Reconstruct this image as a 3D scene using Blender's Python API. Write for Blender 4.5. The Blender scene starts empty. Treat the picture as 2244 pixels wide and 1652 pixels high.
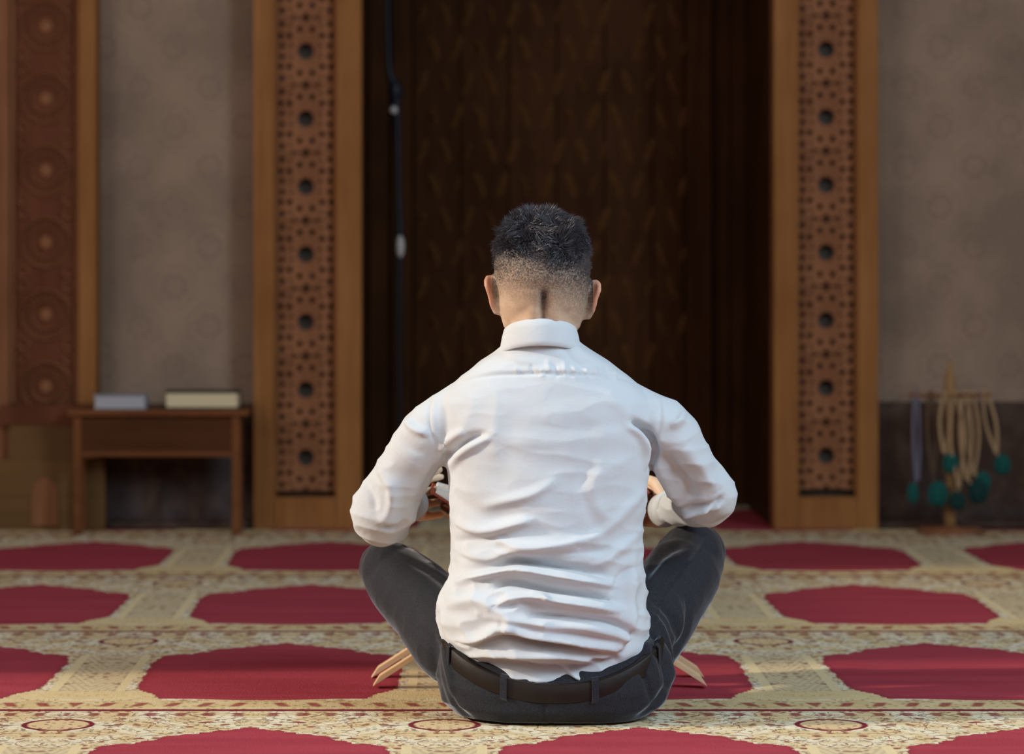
import bpy, bmesh, math, random
import numpy as np
from mathutils import Vector, Matrix
random.seed(7); rng = np.random.default_rng(7)
C = bpy.context.scene.collection
S = bpy.context.scene
PI = math.pi

# ------------------------------------------------------------------ camera, world, lights, exposure
FPX, CH, VX, VY = 6500.0, 0.79, 992.0, 564.0      # focal length in px, camera height, vanishing point
def at(px, py, Y):                                 # a pixel of the photograph at depth Y, as a world point
    return Vector(((px - VX) * Y / FPX, Y, CH - (py - VY) * Y / FPX))
cam = bpy.data.cameras.new('camera'); cam_o = bpy.data.objects.new('camera', cam); C.objects.link(cam_o)
cam_o.location = (0, 0, CH); cam_o.rotation_euler = (PI / 2, 0, 0)
cam.sensor_width = 36; cam.lens = 36 * FPX / 2244
cam.shift_x = (1122 - VX) / 2244; cam.shift_y = -(826 - VY) / 2244
cam.dof.use_dof = True; cam.dof.focus_distance = 5.03; cam.dof.aperture_fstop = 3.6
cam.clip_end = 100
S.camera = cam_o
S.view_settings.view_transform = 'Standard'; S.view_settings.look = 'None'
S.view_settings.gamma = 1; S.view_settings.use_curve_mapping = False
S.view_settings.exposure = -0.14
w = bpy.data.worlds.new('world'); S.world = w; w.use_nodes = True
w.node_tree.nodes['Background'].inputs[0].default_value = (0.55, 0.72, 1.0, 1)
w.node_tree.nodes['Background'].inputs[1].default_value = 1.0

AZ, EL = math.radians(6), math.radians(24)
sun = bpy.data.lights.new('sun', 'SUN'); sun_o = bpy.data.objects.new('sun', sun); C.objects.link(sun_o)
d = Vector((math.cos(AZ) * math.cos(EL), math.sin(AZ) * math.cos(EL), -math.sin(EL)))
sun_o.rotation_euler = d.to_track_quat('-Z', 'Y').to_euler(); sun_o.location = (-3, 4, 3)
sun.energy = 3.2; sun.angle = math.radians(2.0); sun.color = (1.0, 0.85, 0.66)
def fill_light(name, loc, target, sx, sy, power, col):  # area lamp added as fill, set at an unseen window
    l = bpy.data.lights.new(name, 'AREA'); l.shape = 'RECTANGLE'; l.size = sx; l.size_y = sy
    l.energy = power; l.color = col
    o = bpy.data.objects.new(name, l); C.objects.link(o); o.location = loc
    o.rotation_euler = (Vector(target) - Vector(loc)).to_track_quat('-Z', 'Z').to_euler()
fill_light('left_fill_light', (-3.3, 3.0, 2.9), (0.0, 4.9, 0.5), 2.0, 2.4, 96, (0.98, 0.98, 1.0))
fill_light('rear_fill_light', (-1.7, -2.3, 3.7), (-0.6, 6.0, 0.6), 1.8, 2.2, 36, (0.96, 0.97, 1.0))
fill_light('rear_fill_light', (1.7, -2.3, 3.7), (0.6, 6.0, 0.6), 1.8, 2.2, 26, (0.76, 0.88, 1.0))
fill_light('right_fill_light', (3.3, 2.9, 3.0), (0.3, 5.0, 0.5), 1.8, 2.4, 225, (0.64, 0.84, 1.0))
fill_light('left_fill_light', (-3.3, 6.45, 2.4), (0.6, 8.6, 0.9), 1.2, 1.2, 9, (1.0, 0.84, 0.66))  # extra lamp added to lift the far wall

# ------------------------------------------------------------------ node helpers
class N:
    """a value in a shader graph with arithmetic"""
    def __init__(s, nt, sock): s.nt, s.k = nt, sock
    def op(s, kind, *a, clamp=False):
        n = s.nt.nodes.new('ShaderNodeMath'); n.operation = kind; n.use_clamp = clamp
        for i, v in enumerate((s,) + a):
            if isinstance(v, N): s.nt.links.new(v.k, n.inputs[i])
            else: n.inputs[i].default_value = float(v)
        return N(s.nt, n.outputs[0])
    def __add__(s, o): return s.op('ADD', o)
    __radd__ = __add__
    def __sub__(s, o): return s.op('SUBTRACT', o)
    def __rsub__(s, o): return (s * -1) + o
    def __mul__(s, o): return s.op('MULTIPLY', o)
    __rmul__ = __mul__
    def __truediv__(s, o): return s.op('DIVIDE', o)
    def abs(s): return s.op('ABSOLUTE')
    def lt(s, o): return s.op('LESS_THAN', o)
    def gt(s, o): return s.op('GREATER_THAN', o)
    def mod(s, o): return s.op('FLOORED_MODULO', o)
    def step(s, a, b):                              # smooth 0..1 between a and b
        n = s.nt.nodes.new('ShaderNodeMapRange'); n.interpolation_type = 'SMOOTHSTEP'
        s.nt.links.new(s.k, n.inputs[0]); n.inputs[1].default_value = a; n.inputs[2].default_value = b
        return N(s.nt, n.outputs[0])
    def wave(s, period): return ((s / period).mod(1.0) - 0.5).abs() * 2
class Mat:
    def __init__(s, name, rough=0.7, spec=0.3):
        s.m = bpy.data.materials.new(name); s.m.use_nodes = True; s.nt = s.m.node_tree
        s.b = s.nt.nodes['Principled BSDF']; s.b.inputs['Roughness'].default_value = rough
        s.b.inputs['Specular IOR Level'].default_value = spec
        s.tc = s.nt.nodes.new('ShaderNodeTexCoord')
    def xyz(s):
        n = s.nt.nodes.new('ShaderNodeSeparateXYZ'); s.nt.links.new(s.tc.outputs['Object'], n.inputs[0])
        return [N(s.nt, n.outputs[i]) for i in range(3)]
    def vec(s, x, y, z):
        n = s.nt.nodes.new('ShaderNodeCombineXYZ')
        for i, v in enumerate((x, y, z)):
            if isinstance(v, N): s.nt.links.new(v.k, n.inputs[i])
            else: n.inputs[i].default_value = v
        return n.outputs[0]
    def noise(s, scale, vec=None, detail=3, rough=0.55, dist=0.0):
        n = s.nt.nodes.new('ShaderNodeTexNoise'); s.nt.links.new(vec or s.tc.outputs['Object'], n.inputs['Vector'])
        n.inputs['Scale'].default_value = scale; n.inputs['Detail'].default_value = detail
        n.inputs['Roughness'].default_value = rough; n.inputs['Distortion'].default_value = dist
        return N(s.nt, n.outputs[0])
    def voro(s, scale, vec=None, feature='F1', rand=1.0):
        n = s.nt.nodes.new('ShaderNodeTexVoronoi'); n.feature = feature
        s.nt.links.new(vec or s.tc.outputs['Object'], n.inputs['Vector'])
        n.inputs['Scale'].default_value = scale; n.inputs['Randomness'].default_value = rand
        return n
    def curve(s, val, pts):
        n = s.nt.nodes.new('ShaderNodeFloatCurve'); s.nt.links.new(val.k, n.inputs['Value'])
        c = n.mapping.curves[0]
        for p in pts[1:-1]: c.points.new(*p)
        c.points[0].location = pts[0]; c.points[-1].location = pts[-1]
        for p in c.points: p.handle_type = 'VECTOR'
        n.mapping.update(); return N(s.nt, n.outputs[0])
    def mix(s, f, a, b):
        n = s.nt.nodes.new('ShaderNodeMix'); n.data_type = 'RGBA'
        if isinstance(f, N): s.nt.links.new(f.k, n.inputs[0])
        else: n.inputs[0].default_value = f
        for i, v in ((6, a), (7, b)):
            if isinstance(v, tuple): n.inputs[i].default_value = (*v, 1)
            else: s.nt.links.new(v, n.inputs[i])
        return n.outputs[2]
    def col(s, c):
        if isinstance(c, tuple): s.b.inputs['Base Color'].default_value = (*c, 1)
        else: s.nt.links.new(c, s.b.inputs['Base Color'])
        return s
    def bump(s, h, strength=0.3, dist=0.002):
        n = s.nt.nodes.new('ShaderNodeBump'); s.nt.links.new(h.k, n.inputs['Height'])
        n.inputs['Strength'].default_value = strength; n.inputs['Distance'].default_value = dist
        s.nt.links.new(n.outputs[0], s.b.inputs['Normal']); return s

def wood(name, c1, c2, rough=0.5, axis=2, scale=1.0):
    m = Mat(name, rough + .1, 0.04); x, y, z = m.xyz()
    q = [x * 28 * scale, y * 28 * scale, z * 28 * scale]; q[axis] = [x, y, z][axis] * 1.6 * scale
    g = m.noise(1.0, m.vec(*q), 5, 0.6, 0.6)
    blot = m.noise(4.0, None, 3)
    f = (g * 0.65 + blot * 0.5 - 0.08).step(0.3, 0.72)
    m.col(m.mix(f, c1, c2)).bump(g, 0.25, 0.0015); return m.m

M = {}
M['wood_light'] = wood('pilaster_wood', (0.23, 0.088, 0.026), (0.33, 0.138, 0.045))
M['wood_mid'] = wood('carved_wood', (0.19, 0.072, 0.032), (0.29, 0.12, 0.055))
M['wood_red'] = wood('red_wood', (0.10, 0.030, 0.014), (0.17, 0.055, 0.026))
M['wood_dark'] = wood('niche_wood', (0.036, 0.0125, 0.004), (0.066, 0.024, 0.008))
M['wood_carve'] = wood('niche_carving_wood', (0.075, 0.030, 0.009), (0.11, 0.045, 0.015))
M['wood_table'] = wood('table_wood', (0.13, 0.045, 0.016), (0.20, 0.07, 0.026), axis=0)
M['wood_apron'] = wood('apron_wood', (0.065, 0.022, 0.008), (0.095, 0.034, 0.013), axis=0)
M['wood_base'] = wood('plinth_wood', (0.12, 0.06, 0.022), (0.18, 0.09, 0.035), axis=0)
M['beech'] = wood('pale_beech', (0.66, 0.41, 0.22), (0.80, 0.56, 0.34), 0.5, axis=0, scale=1.6)
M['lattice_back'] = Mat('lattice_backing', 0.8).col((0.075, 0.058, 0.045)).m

def plaster():
    m = Mat('mosaic_plaster', 0.9, 0.05); x, y, z = m.xyz()
    base = m.noise(3.0, None, 4, 0.6)
    fine = m.noise(160.0, None, 3, 0.7)
    # faint star medallions on a staggered lattice
    A, B = 0.205, 0.235
    def rings(ox, oz):
        u = (x + ox).mod(A) - A / 2; v = (z + oz).mod(B) - B / 2
        r = (u * u + v * v).op('SQRT')
        ang = v.op('ARCTAN2', u)
        pet = (ang * 8).op('COSINE') * 0.006
        rr = r + pet
        return (rr - 0.031).abs().step(0.011, 0.003) + rr.step(0.012, 0.006) * 0.6 + (rr - 0.062).abs().step(0.008, 0.002) * 0.5
    st = rings(0, 0) + rings(A / 2, B / 2)
    vd = N(m.nt, m.voro(60, feature='DISTANCE_TO_EDGE').outputs[0]).step(0.02, 0.12)
    c = m.mix((base.step(0.35, 0.65)), (0.225, 0.150, 0.100), (0.325, 0.212, 0.142))
    c = m.mix((st * 0.55) * (base.step(0.3, 0.6) * 0.6 + 0.4), c, (0.19, 0.115, 0.085))
    c = m.mix(fine.step(0.35, 0.7) * 0.22, c, (0.18, 0.13, 0.10))
    c = m.mix(vd * 0.08, c, (0.40, 0.30, 0.23))
    m.col(c).bump(fine + st * 0.3, 0.3, 0.002); return m.m
M['plaster'] = plaster()
m = Mat('room_plaster', 0.9, 0.1); M['room'] = m.col(m.mix(m.noise(2.0), (0.20, 0.14, 0.10), (0.27, 0.20, 0.15))).m
m = Mat('dark_marble', 0.8, 0.05); M['marble_dark'] = m.col(m.mix(m.noise(9.0, None, 5, 0.6, 1.0).step(.35, .7), (0.062, 0.036, 0.026), (0.105, 0.066, 0.048))).m
m = Mat('grey_marble', 0.8, 0.05); M['marble_grey'] = m.col(m.mix(m.noise(9.0, None, 5, 0.6, 1.0).step(.35, .7), (0.060, 0.040, 0.036), (0.10, 0.07, 0.062))).m

def carpet():
    m = Mat('woven_prayer_carpet', 1.0, 0.0); X, Y, Z = m.xyz()
    P, D = 0.6535, 1.09
    wob = m.noise(9.0, None, 2); 
    x = X + 0.3405; u = (x + P / 2).mod(P) - P / 2; au = u.abs()
    v = (Y - 5.175).mod(D)
    # stepped (knotted) edge: quantise v so the outline is jagged
    vq = ((v / 0.017).op('FLOOR') * 0.017 + 0.0085)
    uq = ((au / 0.004).op('FLOOR') * 0.004)
    K = P / 2
    pts = [(0, 0), (0.112, 0), (0.122, .18 / K), (0.14, .195 / K), (0.18, .207 / K), (0.235, .24 / K), (0.30, .243 / K), (0.57, .248 / K), (0.64, .243 / K),
           (0.665, .232 / K), (0.678, .19 / K), (0.70, .165 / K), (0.735, .148 / K), (0.755, .125 / K), (0.775, .085 / K), (0.80, .05 / K), (0.825, .02 / K), (0.845, 0), (1, 0)]
    hw = m.curve(((v * 0.35 + vq * 0.65) / D), pts) * K
    sc = (v.wave(0.052) * 0.012 + au.wave(0.03) * 0.006) * v.step(0.60, 0.72)
    sc2 = (v.wave(0.09)) * 0.005
    med = (hw - sc - sc2 - uq).step(0.0, 0.004)
    med = med * hw.gt(0.012)
    inner = (hw - sc - sc2 - uq).step(0.0, 0.022)
    # motifs on the cream ground, mirrored in each cell
    mv = m.vec(au * 1.0 + (x / P).op('ROUND') * 0.0, v, 0.0)
    vo = m.voro(34.0, mv); dist = N(m.nt, vo.outputs['Distance'])
    sep = m.nt.nodes.new('ShaderNodeSeparateColor'); m.nt.links.new(vo.outputs['Color'], sep.inputs[0])
    rnd = N(m.nt, sep.outputs[0]); rnd2 = N(m.nt, sep.outputs[1])
    blot = dist.step(0.36, 0.24) * rnd.gt(0.45)
    vo2 = m.voro(75.0, mv); d2 = N(m.nt, vo2.outputs['Distance'])
    sep2 = m.nt.nodes.new('ShaderNodeSeparateColor'); m.nt.links.new(vo2.outputs['Color'], sep2.inputs[0])
    r2 = N(m.nt, sep2.outputs[0])
    specks = d2.step(0.42, 0.26) * r2.gt(0.5)
    vine = (m.noise(17.0, mv, 2, 0.5, 0.6) - 0.5).abs().step(0.016, 0.006)
    vine2 = (m.noise(30.0, mv, 1, 0.5, 0.4) - 0.47).abs().step(0.022, 0.008)
    RED, DRED = (0.37, 0.052, 0.070), (0.21, 0.028, 0.038)
    CREAM, GOLD, PALE = (0.74, 0.56, 0.31), (0.44, 0.29, 0.13), (0.84, 0.74, 0.54)
    OLIVE = (0.17, 0.13, 0.07)
    g = m.noise(14.0, mv, 2)
    c = m.mix(g.step(0.42, 0.6), CREAM, PALE)
    c = m.mix(vine2 * 0.75, c, (0.36, 0.22, 0.10))
    c = m.mix(specks * 0.7, c, OLIVE)
    c = m.mix(blot * rnd2.gt(0.35) * 0.85, c, (0.26, 0.05, 0.045))
    c = m.mix(vine * 0.8, c, (0.24, 0.06, 0.045))
    # patterned pilaster panel between two medallions
    zone = v.gt(0.24) * v.lt(0.70)
    pan = zone * au.gt(0.2745)
    rows = (v + (au * 3.0)).wave(0.045).step(0.35, 0.75)
    pc = m.mix(rows * 0.35, (0.72, 0.58, 0.36), (0.46, 0.30, 0.16))
    pc = m.mix(specks * 0.75, pc, (0.26, 0.14, 0.08))
    pc = m.mix(blot * 0.6, pc, (0.22, 0.05, 0.04))
    c = m.mix(pan, c, pc)
    edge = v.gt(0.19) * v.lt(0.72) * (au - 0.266).abs().lt(0.0085) 
    c = m.mix(edge, c, (0.80, 0.64, 0.37))
    foot = v.gt(0.125) * v.lt(0.235) * au.gt(0.19)
    c = m.mix(foot * 0.85, c, m.mix(specks * 0.3, (0.76, 0.57, 0.29), OLIVE))
    # round rosettes at the cell corners
    cu = au - K; cv = v - 0.93
    rr = ((cu * cu) + (cv * cv)).op('SQRT')
    c = m.mix(rr.lt(0.056), c, m.mix(specks * 0.7, (0.74, 0.54, 0.30), DRED))
    c = m.mix((rr - 0.057).abs().step(0.007, 0.003), c, DRED)
    # narrow border rows beside each seam
    bord = v.lt(0.115) * v.gt(0.018)
    dash = (au + v * 0.3).wave(0.058).step(0.5, 0.8) * (v - 0.066).abs().step(0.03, 0.015)
    bc = m.mix(specks * 0.7, m.mix(g.step(.4, .6), CREAM, (0.68, 0.49, 0.24)), OLIVE)
    bc = m.mix(dash * 0.85, bc, (0.30, 0.04, 0.04))
    c = m.mix(bord, c, bc)
    up = v.gt(1.01) * v.lt(1.075)
    dash2 = (au + 0.02).wave(0.05).step(0.45, 0.8) * (v - 1.043).abs().step(0.024, 0.012)
    c = m.mix(up * dash2 * 0.85, c, (0.25, 0.04, 0.04))
    seam = (v.lt(0.012) + v.gt(1.081)).op('MINIMUM', 1.0)
    c = m.mix(seam, c, DRED)
    # medallion field
    fine = m.noise(420.0, None, 2, 0.7); broad = m.noise(5.0, m.vec(X * 0.4, Y * 3.0, 0.0), 3)
    fld = m.mix(broad.step(0.3, 0.7), RED, (0.43, 0.064, 0.084))
    c = m.mix(med, c, fld)
    c = m.mix((med - inner).op('MAXIMUM', 0.0) * 0.35, c, DRED)
    c = m.mix(fine.step(0.45, 0.8) * 0.35, c, m.mix(0.6, c, (0.10, 0.05, 0.035)))
    m.col(c)
    pile = m.noise(260.0, None, 3, 0.7) + m.noise(30.0, None, 2) * 0.6 - seam * 0.8 + med * 0.15
    m.bump(pile, 0.7, 0.004); return m.m
M['carpet'] = carpet()

def shirt_mat():
    m = Mat('white_cotton', 0.8, 0.2); x, y, z = m.xyz()
    wv = m.noise(1.0, m.vec(x * 700, y * 700, z * 120), 2) ; wr = m.noise(22.0, m.vec(x * 1.0, y, z * 1.6), 4, 0.55, 0.7)
    m.col((0.625, 0.655, 0.68)).bump(wv * 0.05 + wr * 0.5, 0.35, 0.006)
    m.b.inputs['Subsurface Weight'].default_value = 0.03; m.b.inputs['Subsurface Radius'].default_value = (0.01, 0.009, 0.009)
    m.b.inputs['Subsurface Scale'].default_value = 0.5
    m.b.inputs['Sheen Weight'].default_value = 0.15
    return m.m
M['shirt'] = shirt_mat()
M['seam'] = Mat('seam_thread', 0.9).col((0.62, 0.62, 0.66)).m
m = Mat('charcoal_suiting', 0.75, 0.12); x, y, z = m.xyz()
tw = m.noise(500.0, None, 2); M['trousers'] = m.col(m.mix(tw.step(.3, .7), (0.020, 0.020, 0.024), (0.034, 0.034, 0.040))).bump(tw + m.noise(25.0, None, 3) * 1.5, 0.3, 0.002).m
m.b.inputs['Sheen Weight'].default_value = 0.8; m.b.inputs['Sheen Roughness'].default_value = 0.3; m.b.inputs['Sheen Tint'].default_value = (0.75, 0.8, 0.9, 1)
m = Mat('brown_leather', 0.5, 0.25); M['leather'] = m.col(m.mix(m.noise(60.0), (0.012, 0.0075, 0.006), (0.022, 0.014, 0.010))).bump(m.noise(250.0), 0.25, 0.001).m
def skin():
    m = Mat('skin', 0.55, 0.35); x, y, z = m.xyz()
    n1 = m.noise(40.0, None, 4)
    base = m.mix(n1.step(.35, .65), (0.66, 0.46, 0.31), (0.74, 0.53, 0.37))
    # cropped hair: short dark stubble getting denser up the skull (its real colour)
    cx = (x - 0.155).abs()
    fl = z + (y - 5.1) * 0.28                         # hair line lower at the nape than at the temples
    fa = fl + (x - 0.155) * 0.22
    dens = fa.step(0.660, 0.755)
    top = fa.step(0.745, 0.80)
    st = m.noise(330.0, None, 3, 0.75).step(0.32, 0.62)
    ear = cx.lt(0.0868 )
    face = y.step(5.205, 5.185)
    nape = cx.step(0.013, 0.001) * z.step(0.680, 0.705) * z.step(0.745, 0.722) * y.lt(5.12) * (n1 * 0.8 + 0.4)  # dark mask paints the hollow's deep shade, plus nape hair, into the skin
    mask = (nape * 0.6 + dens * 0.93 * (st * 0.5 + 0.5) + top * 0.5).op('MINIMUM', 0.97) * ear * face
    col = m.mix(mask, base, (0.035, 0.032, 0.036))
    earm = cx.gt(0.0868) * z.gt(0.67) * z.lt(0.78)
    col = m.mix(earm * 0.6, col, (0.62, 0.22, 0.13))
    m.col(col).bump(st * mask + n1 * 0.3, 0.3, 0.001)
    m.b.inputs['Subsurface Weight'].default_value = 0.15; m.b.inputs['Subsurface Radius'].default_value = (0.9, 0.3, 0.15)
    m.b.inputs['Subsurface Scale'].default_value = 0.010
    return m.m
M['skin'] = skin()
M['hair'] = Mat('dark_hair', 0.38, 0.5).col((0.050, 0.045, 0.053)).m
M['eye'] = Mat('eye_white', 0.3).col((0.75, 0.72, 0.68)).m
M['iris'] = Mat('brown_iris', 0.2).col((0.05, 0.025, 0.015)).m
m = Mat('gold_metal', 0.3); m.b.inputs['Metallic'].default_value = 1; M['gold'] = m.col((0.75, 0.55, 0.25)).m
M['black_plastic'] = Mat('black_rubber', 0.5).col((0.007, 0.009, 0.016)).m
m = Mat('pale_plastic', 0.5); M['white_plastic'] = m.col((0.55, 0.50, 0.46)).m
M['paper_grey'] = Mat('grey_paper_block', 0.8).col((0.40, 0.38, 0.38)).m
m = Mat('cream_page_block', 0.85); x, y, z = m.xyz()
M['paper_cream'] = m.col(m.mix(z.wave(0.0035).step(.2, .8) * 0.3, (0.70, 0.56, 0.34), (0.48, 0.36, 0.22))).m
M['page'] = Mat('open_page', 0.85).col((0.72, 0.70, 0.64)).m
M['cover_green'] = Mat('dark_green_cover', 0.5).col((0.02, 0.026, 0.016)).m
M['cover_grey'] = Mat('light_grey_cover', 0.6).col((0.26, 0.25, 0.27)).m
M['cover_red'] = Mat('red_brown_cover', 0.5).col((0.30, 0.055, 0.03)).m
M['bead_tan'] = Mat('tan_wood_beads', 0.5).col((0.42, 0.26, 0.13)).m
M['bead_brown'] = Mat('brown_wood_beads', 0.5).col((0.11, 0.06, 0.028)).m
M['bead_lilac'] = Mat('lilac_beads', 0.4).col((0.18, 0.155, 0.20)).m
M['green'] = Mat('green_tassel', 0.85).col((0.004, 0.075, 0.060)).m
M['green_dark'] = Mat('deep_green_tassel', 0.85).col((0.003, 0.032, 0.028)).m
M['stand'] = wood('stand_wood', (0.28, 0.15, 0.06), (0.40, 0.23, 0.10))

# ------------------------------------------------------------------ object helpers
def mesh_obj(name, V, F, mat, parent=None, smooth=False):
    me = bpy.data.meshes.new(name); me.from_pydata([tuple(v) for v in V], [], [tuple(int(i) for i in f) for f in F]); me.update()
    if mat: me.materials.append(M[mat] if isinstance(mat, str) else mat)
    if smooth: me.polygons.foreach_set('use_smooth', [True] * len(me.polygons))
    o = bpy.data.objects.new(name, me); C.objects.link(o)
    if parent: o.parent = parent
    return o
def bm_obj(name, bm, mat, parent=None, smooth=False, loc=None):
    me = bpy.data.meshes.new(name); bmesh.ops.recalc_face_normals(bm, faces=bm.faces); bm.to_mesh(me); bm.free()
    if mat: me.materials.append(M[mat] if isinstance(mat, str) else mat)
    if smooth: me.polygons.foreach_set('use_smooth', [True] * len(me.polygons))
    o = bpy.data.objects.new(name, me); C.objects.link(o)
    if parent: o.parent = parent
    if loc: o.location = loc
    return o
def tag(o, label=None, cat=None, group=None, kind=None):
    if label: o['label'] = label
    if cat: o['category'] = cat
    if group: o['group'] = group
    if kind: o['kind'] = kind
    return o
def empty(name, loc, label, cat, group=None):
    o = bpy.data.objects.new(name, None); o.empty_display_size = 0.05; C.objects.link(o); o.location = loc
    bpy.context.view_layer.update()
    return tag(o, label, cat, group)
def local(o): return -Vector(o.location) if o else Vector()
def box_bm(bm, x0, x1, y0, y1, z0, z1, bev=0.0, off=Vector()):
    vs = [bm.verts.new(Vector((x, y, z)) + off) for x in (x0, x1) for y in (y0, y1) for z in (z0, z1)]
    f = [(0, 1, 3, 2), (4, 6, 7, 5), (0, 4, 5, 1), (2, 3, 7, 6), (0, 2, 6, 4), (1, 5, 7, 3)]
    fs = [bm.faces.new([vs[i] for i in q]) for q in f]
    if bev > 0:
        es = list({e for q in fs for e in q.edges})
        bmesh.ops.recalc_face_normals(bm, faces=fs)
        bmesh.ops.bevel(bm, geom=es, offset=bev, segments=2, affect='EDGES', profile=0.7)
def box(name, x0, x1, y0, y1, z0, z1, mat, parent=None, bev=0.0):
    bm = bmesh.new(); box_bm(bm, x0, x1, y0, y1, z0, z1, bev, local(parent)); return bm_obj(name, bm, mat, parent)
def tube_data(path, radii, seg=16, caps=True, up=None):
    """closed tapered tube with rounded ends along a path"""
    P = [Vector(p) for p in path]; R = list(radii)
    n = len(P)
    # Catmull-Rom resample
    Q, RR = [], []
    for i in range(n - 1):
        p0, p1, p2, p3 = P[max(i - 1, 0)], P[i], P[i + 1], P[min(i + 2, n - 1)]
        k = 6
        for j in range(k):
            t = j / k
            Q.append(0.5 * ((2 * p1) + (p2 - p0) * t + (2 * p0 - 5 * p1 + 4 * p2 - p3) * t * t + (3 * p1 - p0 - 3 * p2 + p3) * t ** 3))
            RR.append(R[i] * (1 - t) + R[i + 1] * t)
    Q.append(P[-1]); RR.append(R[-1])
    V, F = [], []
    T0 = (Q[1] - Q[0]).normalized()
    a = Vector(up) if up else (Vector((0, 0, 1)) if abs(T0.z) < 0.9 else Vector((1, 0, 0)))
    a = (a - T0 * a.dot(T0)).normalized()
    rings = []
    def ring(c, T, a, r):
        b = T.cross(a)
        s = len(V)
        for k in range(seg):
            th = 2 * PI * k / seg; V.append(c + (a * math.cos(th) + b * math.sin(th)) * max(r, 1e-4))
        rings.append(s)
    if caps:
        for ph in (1.45, 1.1, 0.7, 0.35): ring(Q[0] - T0 * RR[0] * math.sin(ph), T0, a, RR[0] * math.cos(ph))
    for i, q in enumerate(Q):
        T = (Q[min(i + 1, len(Q) - 1)] - Q[max(i - 1, 0)]).normalized()
        a = (a - T * a.dot(T)).normalized(); ring(q, T, a, RR[i])
    if caps:
        for ph in (0.35, 0.7, 1.1, 1.45): ring(Q[-1] + T * RR[-1] * math.sin(ph), T, a, RR[-1] * math.cos(ph))
    for i in range(len(rings) - 1):
        for k in range(seg):
            k2 = (k + 1) % seg; F.append((rings[i] + k, rings[i] + k2, rings[i + 1] + k2, rings[i + 1] + k))
    F.append(tuple(rings[0] + k for k in reversed(range(seg)))); F.append(tuple(rings[-1] + k for k in range(seg)))
    return V, F
def ring_loft(rings, seg=64):
    """rings: (z, cx, cy, a, back, front, tilt, power) -> closed surface"""
    V, F = [], []
    for (z, cx, cy, a, bk, fr, tilt, pw) in rings:
        for k in range(seg):
            th = 2 * PI * k / seg; c, s = math.cos(th), math.sin(th)   # th 0 = back
            e = 2.0 / pw
            sx = math.copysign(abs(s) ** e, s); cc = math.copysign(abs(c) ** e, c)
            V.append(Vector((cx + a * sx, cy - (bk if c > 0 else fr) * cc, z + tilt * (s * s if c > 0 else 1))))
    n = len(rings)
    for i in range(n - 1):
        for k in range(seg):
            k2 = (k + 1) % seg; F.append((i * seg + k, i * seg + k2, (i + 1) * seg + k2, (i + 1) * seg + k))
    F.append(tuple(reversed(range(seg)))); F.append(tuple((n - 1) * seg + k for k in range(seg)))
    return V, F
def ellipsoid(c, r, rot=None, seg=20):
    V, F = [], []
    c = Vector(c)
    for i in range(1, seg):
        ph = PI * i / seg
        for k in range(seg):
            th = 2 * PI * k / seg
            v = Vector((r[0] * math.sin(ph) * math.cos(th), r[1] * math.sin(ph) * math.sin(th), r[2] * math.cos(ph)))
            if rot: v = rot @ v
            V.append(c + v)
    for i in range(seg - 2):
        for k in range(seg): k2 = (k + 1) % seg; F.append((i * seg + k, (i + 1) * seg + k, (i + 1) * seg + k2, i * seg + k2))
    F.append(tuple(range(seg))); F.append(tuple((seg - 2) * seg + k for k in reversed(range(seg))))
    return V, F
def fuse(parts, voxel, smooth=2, factor=0.5):
    """voxel-union closed surfaces into one continuous mesh; returns arrays"""
    V, F = [], []
    for v, f in parts:
        o = len(V); V += v; F += [tuple(i + o for i in q) for q in f]
    me = bpy.data.meshes.new('tmp'); me.from_pydata([tuple(v) for v in V], [], F); me.update()
    bm = bmesh.new(); bm.from_mesh(me); bmesh.ops.recalc_face_normals(bm, faces=bm.faces); bm.to_mesh(me); bm.free()
    ob = bpy.data.objects.new('tmp', me); C.objects.link(ob)
    r = ob.modifiers.new('r', 'REMESH'); r.mode = 'VOXEL'; r.voxel_size = voxel
    s = ob.modifiers.new('s', 'SMOOTH'); s.iterations = smooth; s.factor = factor
    dg = bpy.context.evaluated_depsgraph_get(); ev = ob.evaluated_get(dg); em = bpy.data.meshes.new_from_object(ev)
    bpy.data.objects.remove(ob); return em
def arrays(me):
    n = len(me.vertices); co = np.empty(n * 3); me.vertices.foreach_get('co', co)
    no = np.empty(n * 3); me.vertices.foreach_get('normal', no)
    return co.reshape(-1, 3), no.reshape(-1, 3)
def setco(me, co): me.vertices.foreach_set('co', co.ravel()); me.update()
def link_mesh(name, me, mat, parent=None):
    me.name = name; me.materials.clear(); me.materials.append(M[mat])
    me.polygons.foreach_set('use_smooth', [True] * len(me.polygons)); me.polygons.foreach_set('material_index', [0] * len(me.polygons))
    o = bpy.data.objects.new(name, me); C.objects.link(o)
    if parent: o.parent = parent
    return o
def sstep(a, b, x):
    t = np.clip((x - a) / (b - a), 0, 1); return t * t * (3 - 2 * t)
class SumNoise:
    def __init__(s, scale, n=14, seed=1, aniso=(1, 1, 1)):
        r = np.random.default_rng(seed); s.k = r.normal(size=(n, 3)) * scale * np.array(aniso); s.p = r.uniform(0, 2 * PI, n)
    def __call__(s, co): return np.sin(co @ s.k.T + s.p).sum(1) / math.sqrt(len(s.p) / 2)

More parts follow.
